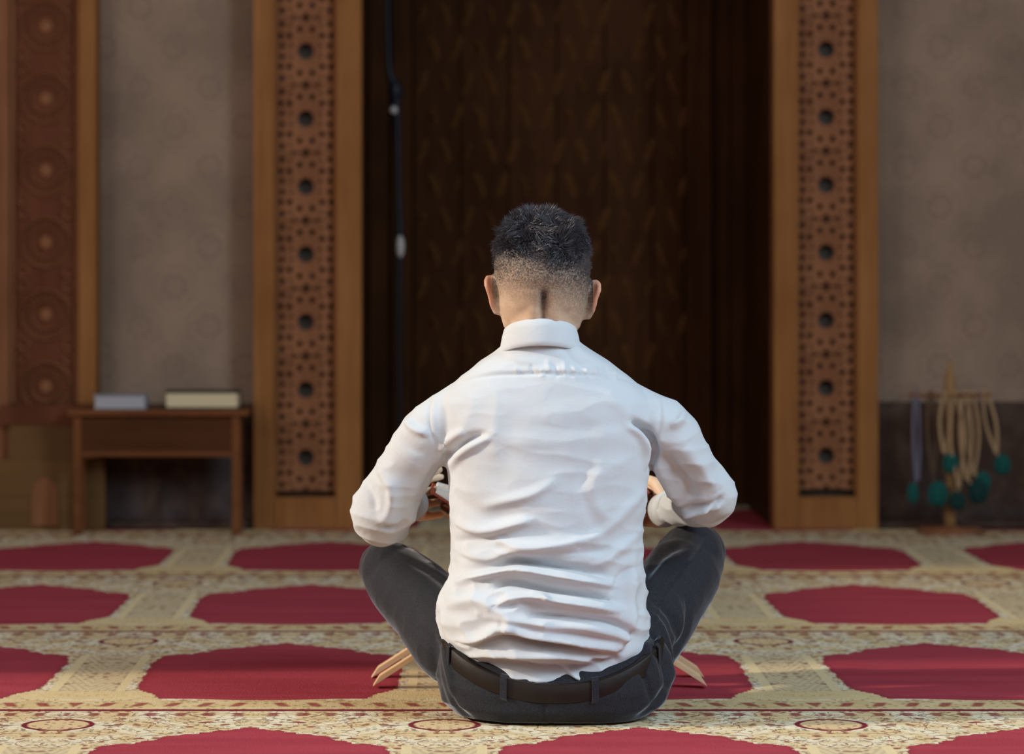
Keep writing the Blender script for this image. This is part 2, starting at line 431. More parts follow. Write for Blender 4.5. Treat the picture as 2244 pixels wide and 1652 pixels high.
# ------------------------------------------------------------------ setting
WY = 8.62      # front plane of the wooden pilasters
PW = 8.74      # plaster wall plane
NB = 9.42      # back of the niche
def X(px, Y=WY): return (px - VX) * Y / FPX
def Zz(py, Y=WY): return CH - (py - VY) * Y / FPX
TOP = 5.0
RX, RL, RB = 3.4, -3.4, -2.5
tag(box('floor', RL - .2, RX + .2, RB - .2, NB + .2, -0.15, -0.013, 'room'), kind='structure')
tag(box('ceiling', RL - .2, RX + .2, RB - .2, NB + .2, TOP, TOP + .15, 'room'), kind='structure')
def holed_wall(name, axis, t0, t1, u0, u1, z0, z1, holes, mat):
    us = sorted({u0, u1} | {h[0] for h in holes} | {h[1] for h in holes}); zs = sorted({z0, z1} | {h[2] for h in holes} | {h[3] for h in holes})
    bm = bmesh.new()
    for a, b in zip(us, us[1:]):
        for c, d_ in zip(zs, zs[1:]):
            mu, mz = (a + b) / 2, (c + d_) / 2
            if any(h[0] < mu < h[1] and h[2] < mz < h[3] for h in holes): continue
            if axis == 'x': box_bm(bm, t0, t1, a, b, c, d_)
            else: box_bm(bm, a, b, t0, t1, c, d_)
    bmesh.ops.remove_doubles(bm, verts=bm.verts, dist=1e-5)
    return tag(bm_obj(name, bm, mat), kind='structure')
LW = (3.62, 5.40, 0.5, 3.1)
HW = (5.75, 7.15, 1.85, 3.2)  # unseen opening added to lay weak sun on the carpet at right
holed_wall('wall_left', 'x', RL - .15, RL, RB, NB, -.013, TOP, [(1.6, 3.2, 1.8, 4.2), LW, HW], 'room')
holed_wall('wall_right', 'x', RX, RX + .15, RB, NB, -.013, TOP, [(1.9, 3.8, 1.8, 4.2)], 'room')
holed_wall('wall_rear', 'y', RB - .15, RB, RL, RX, -.013, TOP, [(-2.6, -.8, 2.6, 4.8), (.8, 2.6, 2.6, 4.8)], 'room')
def win_frame(name, axis, t, u0, u1, z0, z1):
    e = tag(bpy.data.objects.new(name, None), kind='structure'); C.objects.link(e); e.location = (0, 0, 0)
    for (a, b, c, d_) in ((u0, u0 + .05, z0, z1), (u1 - .05, u1, z0, z1), (u0 + .05, u1 - .05, z0, z0 + .05), (u0 + .05, u1 - .05, z1 - .05, z1)):
        if axis == 'x': box('frame_bar', t - .04, t + .04, a, b, c, d_, 'wood_mid', e, 0.004)
        else: box('frame_bar', a, b, t - .04, t + .04, c, d_, 'wood_mid', e, 0.004)
win_frame('window_1', 'x', RL - .07, *LW); win_frame('window_2', 'x', RL - .07, 1.6, 3.2, 1.8, 4.2)
win_frame('window_3', 'x', RX + .07, 1.9, 3.8, 1.8, 4.2)
win_frame('window_4', 'y', RB - .07, -2.6, -.8, 2.6, 4.8); win_frame('window_5', 'y', RB - .07, .8, 2.6, 2.6, 4.8)
win_frame('added_window_6', 'x', RL - .07, *HW)
g6 = bpy.data.objects['added_window_6']
bar0 = box('sun_dimming_bar', RL - .08, RL - .06, HW[0] + .06, HW[0] + .095, HW[2] + .05, HW[3] - .05, 'wood_mid', g6)  # bars added to weaken the sun through this unseen opening
for i in range(1, 22):
    o = bar0.copy(); C.objects.link(o); o.parent = g6; o.location = (0, .0605 * i, 0)
# front wall: plaster either side of the niche
NX0, NX1 = X(792), X(1697)
wf = empty('wall_front', (0, 0, 0), None, None); wf['kind'] = 'structure'
for nm, a, b in (('plaster_panel', RL, NX0 - .02), ('plaster_panel', NX1 + .02, RX)):
    box(nm, a, b, PW, PW + .12, -.013, TOP, 'plaster', wf)
# niche box: side walls and panelled back
wn = empty('wall_niche', (0, 0, 0), None, None); wn['kind'] = 'structure'
box('niche_side', NX0 - .06, NX0, WY + .117, NB + .1, .0003, TOP, 'wood_dark', wn)
box('niche_side', NX1, NX1 + .06, WY + .117, NB + .1, .0003, TOP, 'wood_dark', wn)
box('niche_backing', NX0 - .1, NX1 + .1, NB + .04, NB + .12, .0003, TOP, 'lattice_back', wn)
edges = [NX0, X(858, NB), X(905, NB), X(1010, NB), X(1115, NB), X(1220, NB), X(1325, NB), X(1430, NB), X(1500, NB), X(1560, NB), X(1600, NB), NX1]
for i, (a, b) in enumerate(zip(edges, edges[1:])):
    box('plank', a + .002, b - .002, NB - (0.025 if i in (1, 8) else 0.0), NB + .05, .0003, 4.9, 'wood_dark', wn, 0.003)
def leaf_mesh(hx, hz, dep):
    bm = bmesh.new(); n = 10; c = bm.verts.new((0, -dep, 0)); vs = []
    for k in range(n):
        th = 2 * PI * k / n; vs.append(bm.verts.new((hx * math.sin(th) * abs(math.sin(th)) ** .3, 0, hz * math.cos(th))))
    for k in range(n): bm.faces.new((c, vs[k], vs[(k + 1) % n]))
    me = bpy.data.meshes.new('carved_leaf'); bm.to_mesh(me); bm.free(); me.materials.append(M['wood_carve']); return me
lf = leaf_mesh(.016, .045, .016)
row_h = 75
cnt = 0
for r in range(11):
    for k in range(12):
        px = 925 + k * 50 + (25 if r % 2 else 0); py = 30 + r * row_h
        if 1080 < px < 1300 and py > 470: continue
        if px > 1500 or py > 800: continue
        s = 1.0 if (r + k) % 3 else 0.7
        o = bpy.data.objects.new('carved_leaf', lf); C.objects.link(o); o.parent = wn
        o.location = (X(px, NB), NB - .001, Zz(py, NB)); o.rotation_euler = (0, (0.35 if k % 2 else -0.35) * (1 if r % 2 else -1), 0); o.scale = (s, 1, s); cnt += 1

# ------------------------------------------------------------------ carpet
crp = box('prayer_carpet', RL + .01, RX - .01, RB + .01, WY + .0, -.0125, 0.0, 'carpet')
tag(crp, 'red and cream carpet woven with rows of arched prayer medallions', 'carpet')
me = crp.data
bm = bmesh.new(); bm.from_mesh(me); box_bm(bm, NX0, NX1, WY, NB - .002, -.0125, 0.0); bm.to_mesh(me); bm.free()

# ------------------------------------------------------------------ wainscot
ws = empty('trim_1', (0, 0, 0), None, None); ws['kind'] = 'structure'
dz = Zz(885, PW - .03)
box('marble_slab', X(212), X(556) , PW - .03, PW, -.0, dz, 'marble_dark', ws, .003)
for a, b, t in ((232, 316, 1033), (450, 508, 995)): box('marble_inlay', X(a, PW), X(b, PW), PW - .036, PW - .03, .02, Zz(t, PW), 'marble_grey', ws)
def arch_prism(name, x0, x1, z0, z1, y0, y1, mat, parent):
    bm = bmesh.new(); pts = [(x0, z0), (x1, z0)]; cx, hw = (x0 + x1) / 2, (x1 - x0) / 2; zs = z0 + (z1 - z0) * .55
    for k in range(9):
        t = k / 8; a = PI * t; pts.append((cx + hw * math.cos(a), zs + (z1 - zs) * (math.sin(a) ** 0.8 if math.sin(a) > 0 else 0)))
    vs = [bm.verts.new((x, y0, z)) for x, z in pts]; f = bm.faces.new(vs)
    r = bmesh.ops.extrude_face_region(bm, geom=[f]); bmesh.ops.translate(bm, verts=[v for v in r['geom'] if isinstance(v, bmesh.types.BMVert)], vec=(0, y1 - y0, 0))
    bmesh.ops.translate(bm, verts=bm.verts, vec=local(parent)); return bm_obj(name, bm, mat, parent)
arch_prism('marble_arch', X(355, PW), X(412, PW), .02, Zz(1050, PW), PW - .036, PW - .03, 'marble_grey', ws)
ws2 = empty('shade_trim_2', (0, 0, 0), None, None); ws2['kind'] = 'structure'
box('marble_slab', X(1925), RX, PW - .03, PW, 0, Zz(880, PW), 'marble_dark', ws2, .003)  # dark right-hand slab also stands in for soft shade on the wall
for a, b, t in ((1990, 2050, 960), (2110, 2180, 1110), (2195, 2290, 1110)): box('marble_inlay', X(a, PW), X(b, PW), PW - .036, PW - .03, .03, Zz(t, PW), 'marble_grey', ws2)
box('marble_ledge', X(1925), RX, PW - .085, PW - .037, 0, .018, 'marble_dark', ws2, .003)
box('marble_ledge', X(232), X(556), PW - .085, PW - .037, 0, .018, 'marble_dark', ws, .003)

# ------------------------------------------------------------------ pierced pilasters
K = WY / FPX
def ngon(cx, cz, r, n, rot=0, sx=1.0): return [(cx + sx * r * math.cos(2 * PI * k / n + rot), cz + r * math.sin(2 * PI * k / n + rot)) for k in range(n)]
def lattice_tile(wd, ht, dep):
    from mathutils.geometry import delaunay_2d_cdt
    k = 1.0; wd /= K; ht /= K; pts, holes, edges_ = [], [], []
    def spl(q, hole=True):
        o = len(pts); pts.extend(Vector(p) for p in q); n = len(q)
        edges_.extend((o + i, o + (i + 1) % n) for i in range(n))
        if hole: holes.append((sum(p[0] for p in q) / n, sum(p[1] for p in q) / n, max(math.hypot(p[0] - sum(a[0] for a in q) / n, p[1] - sum(a[1] for a in q) / n) for p in q)))
    spl([(-wd / 2, -ht / 2), (wd / 2, -ht / 2), (wd / 2, ht / 2), (-wd / 2, ht / 2)], False)
    spl(ngon(0, 0, 19, 8, PI / 8))
    for sx in (-1, 1):
        for sz in (-1, 1):
            for hx_, hz_, hr, hn_ in ((14, 48, 6.5, 6), (36, 34, 6.5, 6), (55, 34, 6.5, 6), (52, 12, 6, 6), (52, 60, 6.5, 6), (31, 12, 3.5, 5), (34, 57, 3.5, 5), (27, ht / 2 - 5, 3.2, 5)):
                spl(ngon(sx * hx_, sz * hz_, hr, hn_, .3 * sx))
    for sz in (-1, 1): spl(ngon(0, sz * (ht / 2 - 6), 4.5, 6, 0, 1.3))
    V2, E2, F2, *_ = delaunay_2d_cdt(pts, edges_, [], 1, 1e-4)
    bm = bmesh.new(); vs = [bm.verts.new((v.x * K, 0, v.y * K)) for v in V2]; fs = []
    for f in F2:
        c = sum((V2[q] for q in f), Vector((0, 0))) / len(f)
        if any(math.hypot(c.x - a, c.y - b) < rr * .93 for a, b, rr in holes): continue
        fs.append(bm.faces.new([vs[q] for q in f]))
    g = bmesh.ops.extrude_face_region(bm, geom=fs); bmesh.ops.translate(bm, verts=[v for v in g['geom'] if isinstance(v, bmesh.types.BMVert)], vec=(0, dep, 0))
    bmesh.ops.recalc_face_normals(bm, faces=bm.faces)
    me = bpy.data.meshes.new('lattice_panel'); bm.to_mesh(me); bm.free(); me.materials.append(M['wood_mid']); return me
PER = 149.0
tile = lattice_tile(134 * K, PER * K, .012)
tri_me = None
def pilaster(pa, pb, pc, pd, ph0, label):
    """outer edge, panel left, panel right, inner edge (px); ph0 first hole centre"""
    e = empty('carved_pilaster', (X((pa + pd) / 2), WY + .06, 0), label, 'pilaster', 'pierced wooden pilasters beside the niche')
    zt = TOP - .01
    off = 0
    box('stile', X(pa), X(pb), WY, WY + .115, 0, zt, 'wood_light', e, .004)
    box('stile', X(pc), X(pd), WY, WY + .115, 0, zt, 'wood_light', e, .004)
    box('bottom_rail', X(pb) + .0005, X(pc) - .0005, WY + .004, WY + .1, 0, Zz(1090), 'wood_light', e, .003)
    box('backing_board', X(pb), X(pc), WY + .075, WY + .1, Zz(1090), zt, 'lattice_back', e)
    box('bead_moulding', X(pb), X(pb) + .006, WY + .012, WY + .03, Zz(1090), zt, 'wood_light', e, .002)
    box('bead_moulding', X(pc) - .006, X(pc), WY + .012, WY + .03, Zz(1090), zt, 'wood_light', e, .002)
    z = Zz(ph0 + 6 * PER)
    for k in range(24):
        o = bpy.data.objects.new('lattice_panel', tile); C.objects.link(o); o.parent = e
        zc = z + k * PER * K
        if zc > TOP: break
        o.location = Vector((X((pb + pc) / 2), WY + .036, zc)) + local(e)
    return e
pilaster(555, 601, 737, 792, 110, 'pierced wooden pilaster at the left edge of the dark niche')
pilaster(1697, 1748, 1880, 1925, 106, 'pierced wooden pilaster between niche and bead stand')

# rosette pilaster on the far left
e = empty('rosette_pilaster', (X(100), WY + .06, 0), 'reddish wooden pilaster carved with a column of round rosettes', 'pilaster')
zb = Zz(885)
box('stile', X(-60), X(20), WY, WY + .11, 0, TOP - .01, 'wood_mid', e, .004); box('stile', X(172), X(210), WY, WY + .11, 0, TOP - .01, 'wood_light', e, .005)
box('carved_field', X(20), X(172), WY + .035, WY + .1, 0, TOP - .01, 'wood_red', e)
box('inner_moulding', X(20), X(30), WY + .018, WY + .036, zb, TOP - .01, 'wood_mid', e, .002); box('inner_moulding', X(162), X(172), WY + .018, WY + .036, zb, TOP - .01, 'wood_mid', e, .002)
bmr = bmesh.new()
def ring_bm(bm, r, t, dep, n=20, y=0, x0=0, z0=0):
    mat_ = []
    for k in range(n):
        th = 2 * PI * k / n; c, s = math.cos(th), math.sin(th)
        mat_.append([bm.verts.new((x0 + (r - t) * c, y, z0 + (r - t) * s)), bm.verts.new((x0 + r * c, y - dep, z0 + r * s)), bm.verts.new((x0 + (r + t) * c, y, z0 + (r + t) * s))])
    for k in range(n):
        a, b = mat_[k], mat_[(k + 1) % n]
        bm.faces.new((a[0], a[1], b[1], b[0])); bm.faces.new((a[1], a[2], b[2], b[1]))
ring_bm(bmr, 55 * K, 4.5 * K, .012); ring_bm(bmr, 31 * K, 3.5 * K, .010)
for k in range(12):
    th = 2 * PI * k / 12; ring_bm(bmr, 7.5 * K, 2.6 * K, .008, 8, 0, 43 * K * math.cos(th), 43 * K * math.sin(th))
for sx in (-1, 1):
    for sz in (-1, 1): ring_bm(bmr, 13 * K, 4 * K, .010, 8, 0, sx * 50 * K, sz * 63 * K)
ros = bpy.data.meshes.new('carved_rosette'); bmr.to_mesh(ros); bmr.free(); ros.materials.append(M['wood_mid'])
bmb = bmesh.new(); bmesh.ops.create_uvsphere(bmb, u_segments=12, v_segments=6, radius=1.0); bmesh.ops.scale(bmb, vec=(16 * K, .012, 16 * K), verts=bmb.verts)
boss = bpy.data.meshes.new('boss'); bmb.to_mesh(boss); bmb.free(); boss.materials.append(M['wood_mid'])
for k in range(-7, 6):
    zc = Zz(57 + 158.5 * k)
    if zc > TOP - .1: continue
    o = bpy.data.objects.new('carved_rosette', ros); C.objects.link(o); o.parent = e; o.location = Vector((X(97), WY + .035, zc)) + local(e)
    q = bpy.data.objects.new('boss', boss); C.objects.link(q); q.parent = o; q.location = (0, 0, 0)

# stepped wooden plinth below it
e = empty('stepped_plinth', (X(70, 8.5), 8.60, 0), 'dark wooden stepped plinth left of the low table', 'plinth')
box('lower_step', X(-120, 8.5), X(222, 8.5), 8.585, 8.618, 0, Zz(1012, 8.5), 'wood_base', e, .004)
box('upper_step', X(8, 8.5), X(160, 8.5), 8.592, 8.618, Zz(1012, 8.5), Zz(935, 8.53), 'wood_base', e, .004)
box('step_cap', X(-10, 8.5), X(190, 8.5), 8.588, 8.618, Zz(935, 8.53), Zz(890, 8.53), 'wood_red', e, .004)
arch_prism('arch_inlay', X(60, 8.5), X(118, 8.5), .015, Zz(1050, 8.5), 8.580, 8.585, 'wood_mid', e)

# ------------------------------------------------------------------ low table with two books
TY = 8.20
def TX(px, Y=TY): return X(px, Y)
tz = Zz(912, TY); tt = Zz(896, TY)
FY = FPX * CH / (1168 - VY)
e = empty('low_table', (TX(346, FY), FY + .0, 0), 'low wooden table with deep apron against the patterned wall', 'table')
yf, yb = FY - .0, FY + .0
ty0 = 8.455
# front legs stand at ty0; recompute everything at that depth
def LX(px): return X(px, ty0)
tz0, tz1 = Zz(911, ty0), Zz(897, ty0)
for px0, px1 in ((161, 178), (508, 526)):
    box('leg', LX(px0), LX(px1), ty0, ty0 + .022, 0, tz0, 'wood_table', e, .002)
    box('leg', LX(px0), LX(px1), ty0 + .085, ty0 + .107, 0, tz0, 'wood_table', e, .002)
box('tabletop', LX(148), LX(545), ty0 - .012, ty0 + .118, tz0, tz1, 'wood_table', e, .004)
box('apron', LX(178) + .0005, LX(508) - .0005, ty0 + .004, ty0 + .016, Zz(1000, ty0), tz0 - .0005, 'wood_apron', e, .001)
box('apron_bead', LX(178) + .0005, LX(508) - .0005, ty0 - .001, ty0 + .0035, Zz(1000, ty0), Zz(990, ty0), 'wood_table', e, .0005)
box('apron', LX(178) + .0005, LX(508) - .0005, ty0 + .09, ty0 + .101, Zz(1000, ty0), tz0 - .0005, 'wood_apron', e, .001)
def closed_book(px0, px1, pyt, y0, dp, page, cover, label, rot=0.0, cov=.003):
    cx = (LX(px0) + LX(px1)) / 2; w_ = (LX(px1) - LX(px0)); h = Zz(pyt, ty0) - tz1
    b = empty('book', (cx, y0 + dp / 2, tz1), label, 'book', 'books on the low table'); b.rotation_euler = (0, 0, rot)
    def bx(nm, x0, x1, a0, a1, z0, z1, mt, bv):
        bm = bmesh.new(); box_bm(bm, x0, x1, a0, a1, z0, z1, bv); o = bm_obj(nm, bm, mt, b)
    bx('page_block', -w_ / 2 + .004, w_ / 2 - .004, -dp / 2 + .003, dp / 2 - .006, cov, h - cov, page, .001)
    bx('cover', -w_ / 2, w_ / 2, -dp / 2, dp / 2, h - cov, h, cover, .001); bx('cover', -w_ / 2, w_ / 2, -dp / 2, dp / 2, 0, cov, cover, .001)
    bx('spine', -w_ / 2, w_ / 2, dp / 2 - .005, dp / 2, cov, h - cov, cover, .001)
closed_book(203, 318, 866, ty0 + .005, .10, 'paper_grey', 'cover_grey', 'smaller pale grey book on the low table', 0.04)
closed_book(362, 523, 857, ty0 + .0, .11, 'paper_cream', 'cover_green', 'larger cream-paged book with dark green cover on the low table', -0.02, .006)

# ------------------------------------------------------------------ bead stand with rosaries
sy = 8.52
def SX(px): return X(px, sy)
def SZ(py): return Zz(py, sy)
def lathe(name, prof, loc, mat, parent, seg=20):
    V, F = [], []
    for r, z in prof:
        for k in range(seg): th = 2 * PI * k / seg; V.append(Vector((r * math.cos(th), r * math.sin(th), z)) + Vector(loc) + local(parent))
    for i in range(len(prof) - 1):
        for k in range(seg): k2 = (k + 1) % seg; F.append((i * seg + k, i * seg + k2, (i + 1) * seg + k2, (i + 1) * seg + k))
    F.append(tuple(reversed(range(seg)))); F.append(tuple((len(prof) - 1) * seg + k for k in range(seg)))
    return mesh_obj(name, V, F, mat, parent, True)
e = empty('bead_stand', (SX(2082), sy, 0), 'turned wooden stand with pegs near the right wall', 'stand')
k = sy / FPX
lathe('base', [(.095, 0.0), (.095, .008), (.085, .014), (.03, .016), (.018, .022)], (SX(2082), sy, 0), 'wood_mid', e, 28)
lathe('pole', [(.017, .021), (.016, .05), (.011, .08), (.011, .16), (.016, .19), (.012, .24), (.014, .33), (.018, .36), (.011, .375), (.018, .385), (.020, .40), (.017, .43), (.011, .46), (.005, .485), (.001, .497)], (SX(2082), sy, 0), 'stand', e)
zc = SZ(868)
for i, (a, b) in enumerate(((-.112, .0), (.112, .0), (-.055, -.04), (.06, -.045), (.03, .05))):
    c0 = Vector((SX(2082), sy, zc)); V, F = tube_data([c0, c0 + Vector((a, b, 0)) * .5, c0 + Vector((a, b, .004))], [.006, .005, .006], 10)
    mesh_obj('peg', [v + local(e) for v in V], F, 'wood_mid', e, True)
bead_src = None
def beads(name_label, pegx, pegy, depth_px, bot_px, spread, tx, ty_, mat, tm, tr=(15, 20), second=False):
    """one hanging loop of beads and its tassel"""
    top = Vector((pegx, pegy, zc + .010))
    o = empty('prayer_beads', tuple(top), name_label, 'prayer beads', 'bead strings hanging from the stand')
    bot = Vector((SX(bot_px), pegy - .008, SZ(depth_px)))
    bm = bmesh.new()
    n = 34
    for side in (-1, 1):
        for j in range(n):
            t = j / (n - 1)
            p = top.lerp(bot, t) + Vector((side * (spread * math.sin(PI * min(t * 1.05, 1)) * .5 + .0035), side * .003, 0))
            if t < .06: p.z = top.z + .002 - abs(.0) 
            bmesh.ops.create_icosphere(bm, subdivisions=1, radius=.0058, matrix=Matrix.Translation(p - top))
    bm_obj('beads', bm, mat, o, True)
    # tassel: knot and a bundle of threads
    tp = Vector((SX(tx), pegy - .012, SZ(ty_)))
    V, F = tube_data([bot, bot.lerp(tp, .5), tp + Vector((0, 0, tr[1] * k * .8))], [.0025, .0025, .003], 8)
    mesh_obj('cord', [v - top for v in V], F, mat, o, True)
    V = []; F = []
    rr, hh = tr[0] * k, tr[1] * k
    sg = 18
    prof = [(.15, 1.0), (.55, .85), (.9, .45), (1.0, -.1), (.92, -.6), (.65, -.95), (.3, -1.05)]
    for (r, z) in prof:
        for q in range(sg):
            th = 2 * PI * q / sg; f = 1 + .10 * (-1) ** q
            V.append(tp + Vector((rr * r * f * math.cos(th), rr * r * f * math.sin(th), hh * z)) - top)
    for i in range(len(prof) - 1):
        for q in range(sg): q2 = (q + 1) % sg; F.append((i * sg + q, i * sg + q2, (i + 1) * sg + q2, (i + 1) * sg + q))
    F.append(tuple(range(sg))); F.append(tuple((len(prof) - 1) * sg + q for q in reversed(range(sg))))
    mesh_obj('tassel', V, F, tm, o, False)
cx = SX(2082)
beads('lilac bead string hanging leftmost on the stand, small green tassel', cx - .098, sy, 1048, 2009, .012, 1999, 1078, 'bead_lilac', 'green', (12, 22))
beads('dark brown bead string hanging beside the lilac one', cx - .060, sy - .03, 1030, 2040, .022, 2050, 1078, 'bead_brown', 'green', (21, 27))
beads('tan bead string with bright green tassel in front of the pole', cx - .022, sy - .045, 985, 2062, .022, 2076, 1010, 'bead_tan', 'green', (16, 23))
beads('tan bead string hanging on the pole with the lowest tassel', cx + .004, sy - .06, 1060, 2092, .03, 2088, 1092, 'bead_tan', 'green_dark', (17, 20))
beads('thick tan bead string hanging just right of the pole', cx + .034, sy - .05, 1045, 2112, .028, 2135, 1072, 'bead_tan', 'green_dark', (20, 26))
beads('tan bead string hung between the thick one and the end peg', cx + .055, sy - .035, 1035, 2128, .03, 2148, 1052, 'bead_tan', 'green', (16, 22))
beads('tan bead string on the rightmost peg with its tassel swung outward', cx + .1, sy, 990, 2182, .025, 2195, 1016, 'bead_tan', 'green', (17, 22))

# ------------------------------------------------------------------ cable in the niche
cy_ = 8.9
pts = [(849, -60), (850, 60), (853, 150), (866, 200), (871, 300), (873, 420), (876, 520), (874, 640), (874, 780), (875, 900), (876, 1040), (880, 1105)]
V, F = tube_data([at(a, b, cy_) for a, b in pts], [.007, .007, .008, .016, .009, .008, .011, .008, .006, .006, .006, .006], 12)
e = empty('hanging_cable', tuple(at(849, -60, cy_)), 'black cable hanging inside the dark niche, with pale connectors', 'cable')
mesh_obj('cord', [v + local(e) for v in V], F, 'black_plastic', e, True)
for (a, b, r, hh) in ((863, 241, .012, .012), (877, 540, .0125, .034)):
    p = at(a, b, cy_ - .008); Vv, Ff = ellipsoid(p, (r, r, hh), seg=14)
    tag(mesh_obj('connector', [v + local(e) for v in Vv], Ff, 'white_plastic', e, True), 'pale connector')
V, F = ellipsoid(at(866, 200, cy_), (.022, .02, .036), seg=14); mesh_obj('plug_housing', [v + local(e) for v in V], F, 'black_plastic', e, True)

# ------------------------------------------------------------------ book stand (X-shaped) with open book
RC = 0.160; RY0, RY1 = 5.43, 5.60
stand = empty('book_stand', (RC, (RY0 + RY1) / 2, 0), 'pale wooden folding book stand on the carpet in front of the man', 'book stand')
ang = math.atan(0.64)
def board(sgn):
    """one board: foot on side sgn, rising through the hinge to the other side"""
    bm = bmesh.new(); th = .023
    L = 0.575
    # profile in board plane: s along the board from foot, y across; prongs at foot with slot, comb at hinge, arched top
    def strip(s0, s1, y0, y1):
        box_bm(bm, s0, s1, y0, y1, -th / 2, th / 2, .0018)
    strip(0.008, .22, RY0, RY0 + .032); strip(0.0, .22, RY1 - .032, RY1); strip(.17, .345, RY0 + .032, RY1 - .032)
    fl = .0 if sgn < 0 else .0
    w3 = (RY1 - RY0) / 5
    for i in range(5):
        if (i % 2 == 0) == (sgn < 0): strip(.345, .39, RY0 + i * w3 + .001, RY0 + (i + 1) * w3 - .001)
    strip(.39, L, RY0, RY1)
    ca, sa = math.cos(ang), math.sin(ang)
    hw = 0.307
    for v in bm.verts:
        s, y, t = v.co
        v.co = Vector((sgn * (hw - s * ca - t * sa) , y, s * sa + t * ca + th / 2 * ca)) + Vector((RC, 0, 0)) + local(stand)
    o = bm_obj('board', bm, 'beech', stand)
board(-1); board(1)
# open book on the cradle: covers follow the V, page blocks arched
book = empty('open_book', (RC, 5.52, .235), 'open book with red-brown cover resting on the stand before him', 'book')
for sgn in (-1, 1):
    bm = bmesh.new(); n = 10
    def pt(s, y, t): 
        ca, sa = math.cos(ang), math.sin(ang)
        return Vector((RC + sgn * (s * ca - t * sa), y, .232 + s * sa + t * ca)) + local(book)
    def slab(name, s0, s1, y0, y1, f0, f1, mat):
        V, F = [], []
        for i in range(n + 1):
            s = s0 + (s1 - s0) * i / n
            for (y, f) in ((y0, f0), (y1, f0), (y1, f1), (y0, f1)): V.append(pt(s, y, f(i / n)))
        for i in range(n):
            for q in range(4): q2 = (q + 1) % 4; F.append((i * 4 + q, i * 4 + q2, (i + 1) * 4 + q2, (i + 1) * 4 + q))
        F.append((0, 1, 2, 3)); F.append(tuple(n * 4 + q for q in (3, 2, 1, 0)))
        mesh_obj(name, V, F, mat, book, False)
    slab('cover', .012,   .238, 5.415, 5.625, lambda t: .0, lambda t: .004, 'cover_red')
    slab('page_block', .014, .230, 5.42, 5.62, lambda t: .0045, lambda t: .010 + .016 * math.sin(PI * min(1, t * .9 + .1)) ** .7, 'page')
box('spine', RC - .016, RC + .016, 5.415, 5.625, .229, .2335, 'cover_red', book)

# ------------------------------------------------------------------ the man
X0 = 0.155
def chain(pts, seg=18): return tube_data([p[0] for p in pts], [p[1] for p in pts], seg)
def px(a, b, Y): return at(a, b, Y)
# joints
shL, elL, wrL = px(1000, 885, 5.13), px(838, 1118, 5.21), Vector((-.073, 5.395, .343))
shR, elR, wrR = px(1390, 885, 5.13), px(1545, 1082, 5.21), Vector((.388, 5.40, .330))
hipL, hipR = Vector((.085, 5.13, .10)), Vector((.255, 5.13, .10))
knL, knR = px(848, 1250, 5.385), px(1526, 1212, 5.385)
anL, anR = Vector((.13, 5.335, .055)), Vector((.20, 5.27, .05))
parts = []
# head: stacked rings, then neck
hw = [(.642, .030, 5.185, .030, .045), (.655, .056, 5.165, .050, .064), (.670, .0665, 5.15, .062, .078), (.687, .0715, 5.138, .070, .090), (.706, .0765, 5.132, .080, .094), (.73, .0795, 5.13, .088, .094),
      (.755, .0825, 5.128, .093, .094), (.780, .0838, 5.128, .094, .096), (.800, .0795, 5.128, .091, .095), (.820, .0715, 5.13, .085, .090), (.838, .0605, 5.132, .075, .079), (.852, .047, 5.134, .060, .062), (.862, .031, 5.135, .040, .042), (.867, .014, 5.135, .018, .018), (.868, .005, 5.135, .006, .006)]
parts.append(ring_loft([(z, X0, cy, a, bk, fr, 0, 2.15) for (z, a, cy, bk, fr) in hw], 48))
parts.append(ring_loft([(.52, X0, 5.12, .058, .055, .06, 0, 2), (.60, X0, 5.127, .056, .052, .06, 0, 2), (.66, X0, 5.128, .0575, .060, .06, 0, 2), (.70, X0, 5.13, .062, .078, .05, 0, 2), (.735, X0, 5.13, .05, .07, .04, 0, 2)], 40))
for s in (-1, 1): parts.append(tube_data([(X0 + s * .015, 5.099, .62), (X0 + s * .015, 5.086, .66), (X0 + s * .0165, 5.069, .70), (X0 + s * .019, 5.058, .735)], [.016, .0155, .0145, .011], 14))
# face: nose, brow, lips, chin, cheeks
parts.append(tube_data([(X0, 5.215, .775), (X0, 5.235, .748), (X0, 5.240, .728)], [.008, .010, .013], 12))
for s in (-1, 1):
    parts.append(ellipsoid((X0 + s * .011, 5.232, .724), (.009, .010, .008), seg=10))
    parts.append(tube_data([(X0 + s * .012, 5.222, .787), (X0 + s * .035, 5.215, .790), (X0 + s * .052, 5.195, .783)], [.008, .008, .006], 10))
    parts.append(ellipsoid((X0 + s * .040, 5.198, .738), (.020, .018, .018), seg=12))
for zz, r in ((.708, .0055), (.699, .0065)): parts.append(tube_data([(X0 - .022, 5.214, zz), (X0, 5.226, zz + .001), (X0 + .022, 5.214, zz)], [r * .6, r, r * .6], 10))
parts.append(ellipsoid((X0, 5.212, .672), (.026, .018, .018), seg=12))
# ears: a curved flap with a raised rim
def ear(s, dz=0.0):
    bx = X0 + s * .0800
    zc_ = .721 + dz
    rim = [(bx - s * .001, 5.135, zc_ - .026), (bx + s * .005, 5.118, zc_ - .018), (bx + s * .011, 5.106, zc_ + .002), (bx + s * .0165, 5.104, zc_ + .018), (bx + s * .015, 5.116, zc_ + .029), (bx + s * .008, 5.132, zc_ + .029), (bx + s * .002, 5.142, zc_ + .016)]
    parts.append(tube_data(rim, [.0065, .0062, .0050, .0048, .0050, .0045, .005], 12))
    parts.append(tube_data([(bx - s * .004, 5.128, zc_ - .026), (bx + s * .006, 5.120, zc_), (bx + s * .010, 5.118, zc_ + .026)], [.009, .0085, .0075], 12))
    parts.append(ellipsoid((bx + s * .000, 5.126, zc_ - .026), (.0065, .008, .009), seg=12))
ear(-1, .004); ear(1, -.004)
